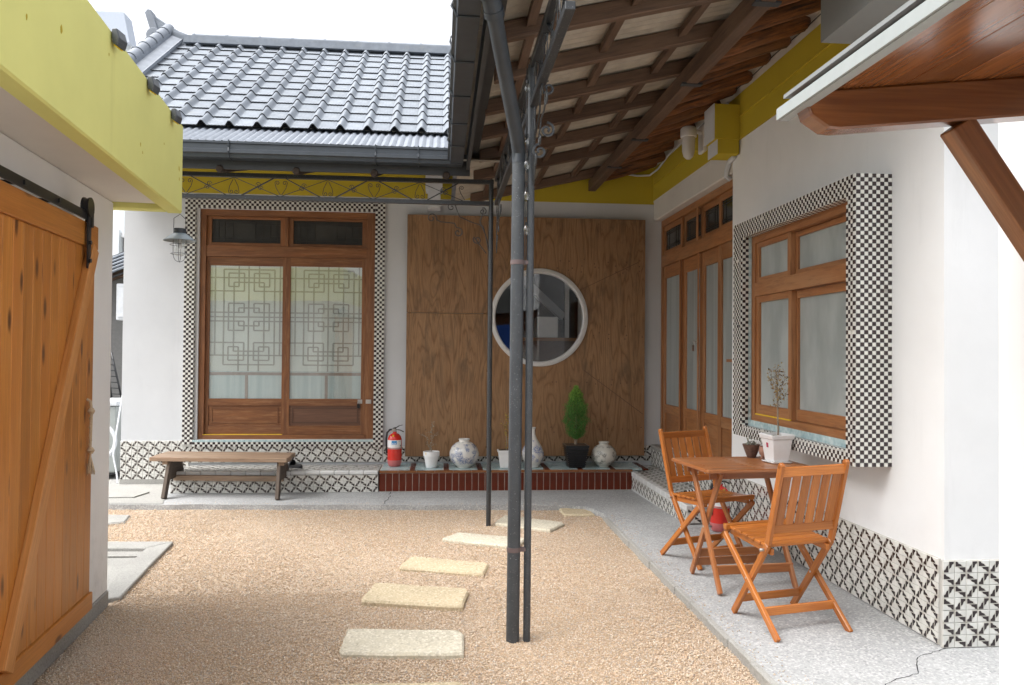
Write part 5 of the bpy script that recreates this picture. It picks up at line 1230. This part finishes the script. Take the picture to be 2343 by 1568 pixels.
# fire extinguishers
def extinguisher(loc, rz, label, hh=1.0, faded=False):
    o = thing('fire_extinguisher', label, 'fire extinguisher', loc, rz, None, world=False)
    r_ = .077; red = M_['red']
    b = MB(); b.lathe([(0, .004), (.060, .004), (.066, .012), (.070, .03), (r_, .045), (r_, .072)], (0, 0, 0), 36); part('base', b, M_['red_faded'], o, label='dusty pink base')
    b = MB(); b.lathe([(r_, .072), (r_, .28), (.074, .305), (.064, .332), (.045, .352), (.022, .362), (.020, .378), (0, .379)], (0, 0, 0), 36); part('cylinder', b, red, o)
    b = MB(); b.lathe([(r_+.0006, .194), (r_+.0014, .194), (r_+.0014, .203), (r_+.0006, .203)], (0, 0, 0), 36); part('band', b, M_['steel'], o)
    def patch(a0, a1, z0, z1, mat, nm, off=.0008):
        b = MB(); n = 12
        for k in range(n):
            p, q = a0+(a1-a0)*k/n, a0+(a1-a0)*(k+1)/n; rr = r_+off
            b.face([(rr*math.cos(p), rr*math.sin(p), z0), (rr*math.cos(q), rr*math.sin(q), z0), (rr*math.cos(q), rr*math.sin(q), z1), (rr*math.cos(p), rr*math.sin(p), z1)], None, True)
        return part(nm, b, mat, o)
    patch(R(-170), R(-22), .208, .290, M_['white_paint'], 'paper_label'); patch(R(-112), R(-70), .245, .284, M_['blue_label'], 'blue_print', .0014)
    for k, a in enumerate((-104, -92, -80)): patch(R(a-3), R(a+3), .250, .260, M_['white_paint'], 'print_mark', .0019)
    patch(R(-55), R(-48), .272, .276, M_['black'], 'print_mark', .0014); patch(R(-44), R(-38), .272, .276, M_['black'], 'print_mark', .0014); patch(R(-40), R(-31), .222, .236, M_['black'], 'print_mark', .0014)
    b = MB(); b.lathe([(0, 0), (.02, 0)], (0, 0, 0), 4)
    b = MB(); b.tube([(-.012, -.055, .345), (-.010, -.064, .330)], .0045, 6); b.box(-.022, -.004, -.0655, -.061, .330, .348); part('sticker', b, M_['yellow_label'], o)
    b = MB(); b.lathe([(.017, .379), (.017, .392), (.013, .395), (.013, .41), (0, .411)], (0, 0, 0), 20); b.tube([(-.016, -.004, .395), (-.016, -.026, .395)], .016, 16); part('valve', b, M_['steel'], o)
    b = MB(); b.bar((-.02, 0, .408), (.012, 0, .418), .020, .022, (0, 0, 1)); b.bar((.010, 0, .418), (.05, 0, .443), .010, .018, (0, 0, 1)); b.bar((.05, 0, .443), (.085, 0, .450), .006, .018, (0, 0, 1)); part('lever', b, M_['black'], o, bev=.002)
    b = MB(); b.bar((.014, 0, .400), (.055, 0, .395), .010, .016, (0, 0, 1)); b.bar((.055, 0, .395), (.098, 0, .374), .010, .016, (0, 0, 1)); part('handle', b, M_['black'], o, bev=.002)
    b = MB(); b.tube([(.03+.015*math.cos(a), -.01, .378+.018*math.sin(a)) for a in np.linspace(0, 6.28, 20)[:-1]], .0014, 5, closed=True); part('safety_pin', b, M_['steel'], o)
    b = MB(); b.tube([(-.02, 0, .400), (-.055, 0, .398), (-.083, 0, .365), (-.092, 0, .30), (-.090, 0, .20), (-.086, 0, .14)], [.010, .0105, .0105, .0105, .010, .011], 12); part('hose', b, M_['rubber'], o)
    b = MB(); b.lathe([(r_+.0005, .211), (.093, .211), (.093, .216), (r_+.0005, .216)], (0, 0, 0), 4); part('hose_clip', MB().box(-.10, -.076, -.006, .006, .209, .215), M_['steel'], o)
    return o
extinguisher((-.492, 8.62, .2205), 0, 'red fire extinguisher standing on the left end of the brown tiled ledge')
extinguisher((2.262, 6.165, slab_z(2.26, 6.16)), R(20), 'red fire extinguisher standing on the pavement behind the far chair')

# jars and vase
def jar(loc, prof_, mat, label, cat, grp=None):
    o = thing(cat.replace(' ', '_'), label, cat, loc, random.uniform(0, 6), grp, world=False)
    b = MB(); b.lathe(prof_, (0, 0, 0), 48); part('body', b, mat, o); return o
def sphere_prof(rmax, h, foot, neck, rim):
    P = [(0, .003), (foot*.92, .003), (foot, .008), (foot, .016)]; z0, z1 = .016, h-.030
    a0, a1 = math.acos(min(1, foot/rmax)), math.acos(min(1, neck/rmax))
    for k in range(1, 20):
        a = -a0+(a0+a1)*k/20; P.append((rmax*math.cos(a), z0+(z1-z0)*(math.sin(a)+math.sin(a0))/(math.sin(a0)+math.sin(a1))))
    P += [(neck, z1), (neck*.97, z1+.010), (rim, z1+.020), (rim*1.02, h-.003), (rim*.97, h), (neck*.85, h-.006), (neck*.8, h-.03), (neck*1.2, h-.06), (0, h-.062)]
    return P
jar((.262, 8.50, .2215), sphere_prof(.160, .312, .075, .058, .062), M_['jar_blue'], 'large round white moon jar painted with blue mountains and pines', 'moon jar', 'painted porcelain jars on the ledge')
jar((1.80, 8.50, .2215), sphere_prof(.140, .276, .055, .050, .058), M_['jar_grey'], 'smaller round jar painted with black ink rocks, right end of the ledge', 'moon jar', 'painted porcelain jars on the ledge')
vp = [(0, .003), (.062, .003), (.066, .008), (.066, .018), (.088, .045), (.112, .09), (.122, .135), (.118, .175), (.098, .225), (.070, .27), (.043, .315), (.027, .355), (.022, .40), (.028, .425), (.034, .431), (.028, .434), (.018, .42), (0, .40)]
jar((1.012, 8.50, .2215), vp, M_['jar_vase'], 'pear shaped white vase painted blue, half hidden behind the posts', 'vase', 'painted porcelain jars on the ledge')

# foliage helper: small leaf quads with a random grain value
def leaves(pts, size, ar=2.2, up=None, name='foliage'):
    n = len(pts); P = np.array(pts, float); d = rng.normal(size=(n, 3))
    if up is not None: d = d*.45+np.array(up)
    d /= np.linalg.norm(d, axis=1)[:, None]; q = np.cross(d, rng.normal(size=(n, 3))); q /= np.linalg.norm(q, axis=1)[:, None]+1e-9
    s = (size*rng.uniform(.6, 1.3, n))[:, None]; L_ = d*s; W_ = q*s/ar/2
    co = np.stack([P, P+L_*.5+W_, P+L_, P+L_*.5-W_], 1).reshape(-1, 3)
    me = bpy.data.meshes.new(name); me.from_pydata(co.tolist(), [], (np.arange(4*n).reshape(-1, 4)).tolist())
    at = me.attributes.new('grain', 'FLOAT', 'POINT'); return me, at, n
def set_grain(at, vals): at.data.foreach_set('value', np.repeat(np.asarray(vals, dtype=np.float32), 4))
# white round pot with grey twiggy plant
def potted(name, label, loc, cat='potted plant', grp=None): return thing(name, label, cat, loc, 0, grp, world=False)
def branchy(o, segs, mat_leaf, lsz, lden, bark, seed):
    """segs: list of (p0, p1, r0, r1); leaves scattered along"""
    b = MB(); pts = []
    rr = random.Random(seed)
    for p0, p1, r0, r1 in segs:
        p0, p1 = Vector(p0), Vector(p1); mid = p0.lerp(p1, .5)+Vector([rr.uniform(-.12, .12)*(p1-p0).length for _ in range(3)]); b.tube([p0, mid, p1], [r0, (r0+r1)/2, r1], 6)
        m = max(1, int((p1-p0).length*lden))
        for k in range(m):
            t = rr.random(); c_ = p0.lerp(mid, t*2) if t < .5 else mid.lerp(p1, t*2-1); pts.append(tuple(c_+Vector([rr.gauss(0, .008) for _ in range(3)])))
    part('stem', b, bark, o)
    if pts:
        me, at, n_ = leaves(pts, lsz, 1.9); set_grain(at, rng.random(n_)); part('foliage', me, mat_leaf, o, kind='stuff')
pt1 = potted('potted_plant', 'thin grey twiggy plant in a small round white pot on the ledge', (-.092, 8.50, .2215))
b = MB(); b.lathe([(0, .002), (.055, .002), (.058, .006), (.078, .125), (.088, .126), (.089, .175), (.082, .176), (.078, .14), (0, .138)], (0, 0, 0), 36); part('pot', b, M_['white_pot'], pt1)
b = MB(); b.lathe([(0, .15), (.079, .148)], (0, 0, 0), 20); part('soil', b, M_['soil'], pt1)
b = MB(); b.box(-.060, -.025, -.07, -.055, .145, .172); part('tag', b, M_['yellow_label'], pt1)
branchy(pt1, [((.005, 0, .15), (.005, .0, .33), .003, .0025), ((.005, 0, .33), (.015, 0, .50), .0025, .0012), ((.004, 0, .17), (-.045, 0, .27), .002, .0015), ((-.045, 0, .27), (-.055, 0, .33), .0015, .001), ((-.05, 0, .32), (-.115, .0, .365), .0015, .001),
              ((.005, 0, .33), (.062, 0, .365), .0015, .001), ((.005, 0, .24), (.05, 0, .26), .0015, .001), ((.01, 0, .38), (-.05, 0, .375), .001, .001), ((.012, 0, .44), (.03, 0, .47), .001, .001)], M_['greyleaf'], .013, 300, M_['bark'], 3)
pt2 = potted('potted_plant', 'yellowing twiggy plant in a tapering square white pot behind the thin post', (.708, 8.48, .2215))
b = MB(); b.frustum(0, 0, .002, .165, .056, .075); b.frustum(0, 0, .165, .192, .083, .085); part('pot', b, M_['white_pot'], pt2, bev=.004)
b = MB(); b.frustum(0, 0, .1925, .194, .07, .07); part('soil', b, M_['soil'], pt2)
branchy(pt2, [((.01, 0, .19), (.012, 0, .36), .005, .004), ((.012, 0, .36), (.02, 0, .52), .003, .0015), ((.012, 0, .40), (-.045, 0, .52), .002, .001), ((.012, 0, .42), (.06, 0, .56), .002, .001), ((.02, 0, .5), (.0, 0, .60), .0015, .001), ((.02, 0, .52), (.05, 0, .60), .001, .001)], M_['yellowleaf'], .020, 230, M_['bark'], 5)
# cypress in a black ribbed pot
pt3 = potted('potted_cypress', 'bright green cone shaped cypress in a black ribbed square pot', (1.487, 8.50, .2215))
b = MB()
for k in range(9):
    z = .004+k*.0235; a = .088+.0042*k; b.frustum(0, 0, z, z+.013, a, a+.005); b.frustum(0, 0, z+.013, z+.0235, a-.004, a-.003, cap=False)
b.frustum(0, 0, .2155, .245, .125, .130); b.frustum(0, 0, .0, .216, .082, .115); part('pot', b, M_['black'], pt3, bev=.002)
b = MB(); b.frustum(0, 0, .2452, .247, .112, .112); part('soil', b, M_['soil'], pt3)
b = MB(); b.tube([(0, 0, .24), (.004, 0, .40), (0, 0, .6)], [.009, .008, .004], 8); b.tube([(.01, 0, .24), (.014, .01, .36)], [.006, .004], 6); b.tube([(-.01, 0, .24), (-.03, -.01, .38)], [.006, .003], 6); part('trunk', b, M_['bark'], pt3)
cpts, gr = [], []
def crad(z): t = (z-.30)/.58; return .133*max(0, math.sin(math.pi*min(1, max(0, t))**.72))**.75 if 0 < t < 1 else 0
while len(cpts) < 9500:
    z = rng.uniform(.30, .875); rm = crad(z)*(1+.12*math.sin(z*41)+.1*rng.normal()*.5)
    if rng.random() < .06: rm *= 1.22
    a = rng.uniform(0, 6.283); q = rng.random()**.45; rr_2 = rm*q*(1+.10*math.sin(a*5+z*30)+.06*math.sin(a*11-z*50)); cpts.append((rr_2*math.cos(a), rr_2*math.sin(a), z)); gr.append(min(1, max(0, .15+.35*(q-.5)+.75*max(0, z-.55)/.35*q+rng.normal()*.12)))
me, at, n_ = leaves(cpts, .026, 5.5, (0, 0, 1.0)); set_grain(at, gr); part('foliage', me, M_['cypress'], pt3, kind='stuff')

# ---- table and chairs --------------------------------------------------
def chair(label):
    o = thing('folding_chair', label, 'chair', (0, 0, 0), 0, 'wooden folding chairs at the table', world=False)
    W2 = .222; m = M_['chair']
    # long back posts: foot forward, top backwards
    def post_at(z): t = z/.885; y = .235-.36*min(1, t/.52) if t < .52 else -.125-.135*(t-.52)/.48; return y
    for s_ in (-1, 1):
        b = MB(); x = s_*(W2-.034)
        zs = [0, .46, .885]
        for z0, z1 in ((0, .46), (.46, .885)):
            p, q = Vector((x, post_at(z0), z0)), Vector((x, post_at(z1), z1)); b.bar(p, q, .036, .022, (0, 1, 0))
        b.tube([(x-.011, post_at(.885), .885), (x+.011, post_at(.885), .885)], .018, 12)
        part('back_post', b, m, o, bev=.003)
        b = MB(); xi = s_*(W2-.011); b.bar((xi, .275, .435), (xi, -.235, .0), .036, .022, (0, 1, 0)); part('leg', b, m, o, bev=.003)
        b = MB(); b.tube([(s_*(W2+.001), .045, .245), (s_*(W2-.05), .045, .245)], .006, 8); part('bolt', b, M_['steel'], o); b = MB(); b.tube([(s_*(W2+.001), post_at(.43), .43), (s_*(W2-.03), post_at(.43), .43)], .008, 8); part('bolt', b, M_['steel'], o)
        b = MB(); xs_ = s_*(W2-.057); b.bar((xs_, -.13, .420), (xs_, .285, .444), .034, .020, (0, 0, 1)); part('seat_rail', b, m, o, bev=.003)
    b = MB(); b.bar((-W2+.04, post_at(.855), .853), (W2-.04, post_at(.855), .853), .050, .020, (0, 0, 1)); part('top_rail', b, m, o, bev=.003)
    b = MB(); b.bar((-W2+.04, post_at(.545), .545), (W2-.04, post_at(.545), .545), .045, .020, (0, 0, 1)); part('lower_back_rail', b, m, o, bev=.003)
    for k in range(6):
        x = -.145+k*.058; b = MB(); b.bar((x, post_at(.566), .566), (x, post_at(.830), .830), .046, .010, (1, 0, 0)); part('back_slat', b, m, o, bev=.002)
    for k in range(7):
        y = -.115+k*.064; z = .442+(y+.115)*.055
        b = MB()
        b.obox((-W2+.030, y, z), (2*W2-.060, 0, 0), (0, .052 if k < 6 else .030, .003), (0, 0, .016)) if k < 6 else b.obox((-W2+.012, y-.006, z-.012), (2*W2-.024, 0, 0), (0, .034, .002), (0, 0, .032))
        part('seat_slat', b, m, o, bev=.003)
    for (y, z) in ((.225-.36*.10/.52+.0, .095), ): 
        b = MB(); b.bar((-W2+.04, post_at(.10), .10), (W2-.04, post_at(.10), .10), .040, .018, (0, 0, 1)); part('stretcher', b, m, o, bev=.003)
    t = .11/.435; b = MB(); b.bar((-W2+.015, -.235+.5*t, .11), (W2-.015, -.235+.5*t, .11), .045, .018, (0, 0, 1)); part('stretcher', b, m, o, bev=.003)
    return o
c1 = chair('near folding wooden chair, its slatted back turned towards the viewer')
c2 = copy_tree(c1); c2['label'] = 'far folding wooden chair, facing the viewer across the small table'
c1.location = (1.878, 4.083, slab_z(1.88, 4.08)+.001); c1.rotation_euler = (0, R(-1.5), R(9))
c2.location = (1.875, 5.40, slab_z(1.875, 5.4)+.001); c2.rotation_euler = (0, R(1.5), R(180+14))
def table():
    o = thing('folding_table', 'small square wooden folding table with a slatted top between the two chairs', 'table', (1.925, 4.845, slab_z(1.92, 4.84)), R(5.5), None, world=False)
    m = M_['table']; hx, hy, zt = .365, .285, .752; ox, oy = .01, -.04*0+.0
    b = MB(); fr_ = .045
    b.box(-hx, hx, -hy, -hy+fr_, zt-.022, zt); part('top_rail', b, m, o, bev=.005); b = MB(); b.box(-hx, hx, hy-fr_, hy, zt-.022, zt); part('top_rail', b, m, o, bev=.005)
    for x0 in (-hx, hx-.06, -.030):
        b = MB(); b.box(x0, x0+.06, -hy+fr_+.0005, hy-fr_-.0005, zt-.022, zt-.0005); part('top_rail', b, m, o, bev=.003)
    n = 9; y0 = -hy+fr_+.003; w_ = (2*(hy-fr_)-.006)/n
    for k in range(n):
        for xa, xb in ((-hx+.062, -.031), (.031, hx-.062)):
            b = MB(); b.box(xa, xb, y0+k*w_+.0075, y0+(k+1)*w_-.0075, zt-.016, zt-.001); part('top_slat', b, m, o, bev=.002)
    # X legs at both sides
    for x in (-.265, .235):
        b = MB(); b.bar((x, .17, zt-.03), (x-.0, -.245, 0), .040, .022, (0, 1, 0)); part('leg', b, m, o, bev=.004)
        xx = x+.028 if x < 0 else x-.028; b = MB(); b.bar((xx, -.19, zt-.03), (xx, .235, 0), .040, .022, (0, 1, 0)); part('leg', b, m, o, bev=.004)
        b = MB(); b.tube([(x-.014, -.028, .36), (x+.042 if x < 0 else x-.042, -.028, .36)], .006, 8); part('bolt', b, M_['steel'], o)
    b = MB(); b.bar((-.30, -.165, zt-.052), (.27, -.165, zt-.052), .045, .022, (0, 0, 1)); b.bar((-.30, .17, zt-.052), (.27, .17, zt-.052), .045, .022, (0, 0, 1)); part('apron', b, m, o, bev=.003)
    b = MB(); b.bar((-.27, -.175, .125), (.25, -.175, .125), .055, .020, (0, 0, 1)); part('stretcher', b, m, o, bev=.003)
    b = MB(); b.bar((-.25, .185, .085), (.23, .185, .085), .050, .020, (0, 0, 1)); b.bar((-.25, .150, .15), (.23, .150, .15), .050, .020, (0, 0, 1)); part('stretcher', b, m, o, bev=.003)
    return o
TB = table(); tz = slab_z(1.92, 4.84)+.752
# square white pot with the dry shrub
pt4 = potted('potted_shrub', 'half dry leafless shrub in a tall square white pot on the table', (2.150, 4.84, tz+.001)); pt4.rotation_euler.z = R(8); pt4.scale = (.82, .82, 1)
b = MB(); b.frustum(0, 0, .0, .010, .078, .086, .078, .086); part('saucer', b, M_['white_pot'], pt4, bev=.003)
b = MB(); b.frustum(0, 0, .011, .150, .064, .086); b.frustum(0, 0, .150, .155, .086, .094); 
A = [(.094*i, .094*j, .155) for i, j in ((-1, -1), (1, -1), (1, 1), (-1, 1))]
b.frustum(0, 0, .155, .180, .094, .1005, cap=False); b.frustum(0, 0, .165, .180, .088, .0905, cap=False)
for k in range(4):
    q = ((-1, -1), (1, -1), (1, 1), (-1, 1)); i, j = q[k], q[(k+1) % 4]; b.face([(.1005*i[0], .1005*i[1], .18), (.1005*j[0], .1005*j[1], .18), (.0905*j[0], .0905*j[1], .18), (.0905*i[0], .0905*i[1], .18)])
part('pot', b, M_['white_pot'], pt4, bev=.004)
b = MB(); b.frustum(0, 0, .160, .168, .087, .087); part('soil', b, M_['soil'], pt4)
b = MB(); b.prism([(-.0788, -.012, .098), (-.0788, .016, .098), (-.0828, .016, .128), (-.0828, -.012, .128)], (-.0008, 0, 0)); part('rose_print', b, flat('rose_print', (.45, .05, .10), .4), pt4)
branchy(pt4, [((.01, 0, .165), (.008, 0, .27), .0075, .0065), ((.008, 0, .27), (.005, 0, .36), .0065, .006)], M_['dryleaf'], .01, 0, M_['bark'], 2)
sg_ = [((.005, 0, .36), (.0, 0, .50), .005, .003), ((.0, 0, .50), (.0, .0, .63), .003, .0012), ((.0, 0, .38), (.045, .01, .48), .004, .002), ((.045, .01, .48), (.07, .01, .58), .002, .001), ((.05, .01, .50), (.115, 0, .55), .0015, .001),
       ((.0, 0, .45), (-.05, .01, .52), .003, .0015), ((-.05, .01, .52), (-.055, 0, .60), .0015, .001), ((-.03, 0, .50), (-.085, 0, .55), .0015, .001), ((.0, 0, .40), (.06, 0, .41), .002, .001), ((.06, 0, .41), (.105, 0, .47), .001, .001), ((.0, 0, .36), (-.04, 0, .37), .002, .001),
       ((.0, 0, .42), (-.02, -.03, .47), .002, .001), ((.0, 0, .52), (.025, 0, .60), .0015, .001), ((.0, 0, .54), (-.028, 0, .59), .0015, .001)]
b = MB(); pts = []
for p0, p1, r0, r1 in sg_:
    p0, p1 = Vector(p0), Vector(p1); mid = p0.lerp(p1, .5)+Vector([random.uniform(-.1, .1)*(p1-p0).length for _ in range(3)]); b.tube([p0, mid, p1], [r0, (r0+r1)/2, r1], 6)
    for k in range(int((p1-p0).length*330)): pts.append(tuple(p0.lerp(p1, random.random())+Vector([random.gauss(0, .011) for _ in range(3)])))
part('branch', b, M_['bark'], pt4); me, at, n_ = leaves(pts, .017, 2.0); set_grain(at, rng.random(n_)); part('foliage', me, M_['dryleaf'], pt4, kind='stuff')
# two small clay pots behind it
sp1 = potted('small_pot', 'small dark brown rough pot with a dry succulent on the table', (2.085, 5.09, tz+.001), 'pot'); b = MB(); b.lathe([(0, 0), (.028, 0), (.036, .02), (.056, .075), (.060, .088), (.052, .088), (.045, .075), (0, .07)], (0, 0, 0), 20); part('body', b, M_['brown_pot'], sp1)
me, at, n_ = leaves([(rng.normal()*.022, rng.normal()*.022, .075+abs(rng.normal())*.018) for _ in range(60)], .022, 1.8, (0, 0, 1)); set_grain(at, rng.random(n_)); part('foliage', me, M_['greyleaf'], sp1, kind='stuff')
sp2 = potted('small_pot', 'small pinkish speckled clay pot on little feet on the table, touching the white pot', (2.155, 5.00, tz+.001), 'pot'); b = MB(); b.lathe([(0, .012), (.030, .012), (.048, .03), (.054, .055), (.050, .083), (.044, .083), (.046, .06), (0, .055)], (0, 0, 0), 20); part('body', b, M_['pink_pot'], sp2)
for a in (0.5, 2.6, 4.7): b = MB(); b.lathe([(0, 0), (.010, .002), (.012, .012), (.008, .022), (0, .024)], (.030*math.cos(a), .030*math.sin(a), 0), 10); part('foot', b, M_['pink_pot'], sp2)
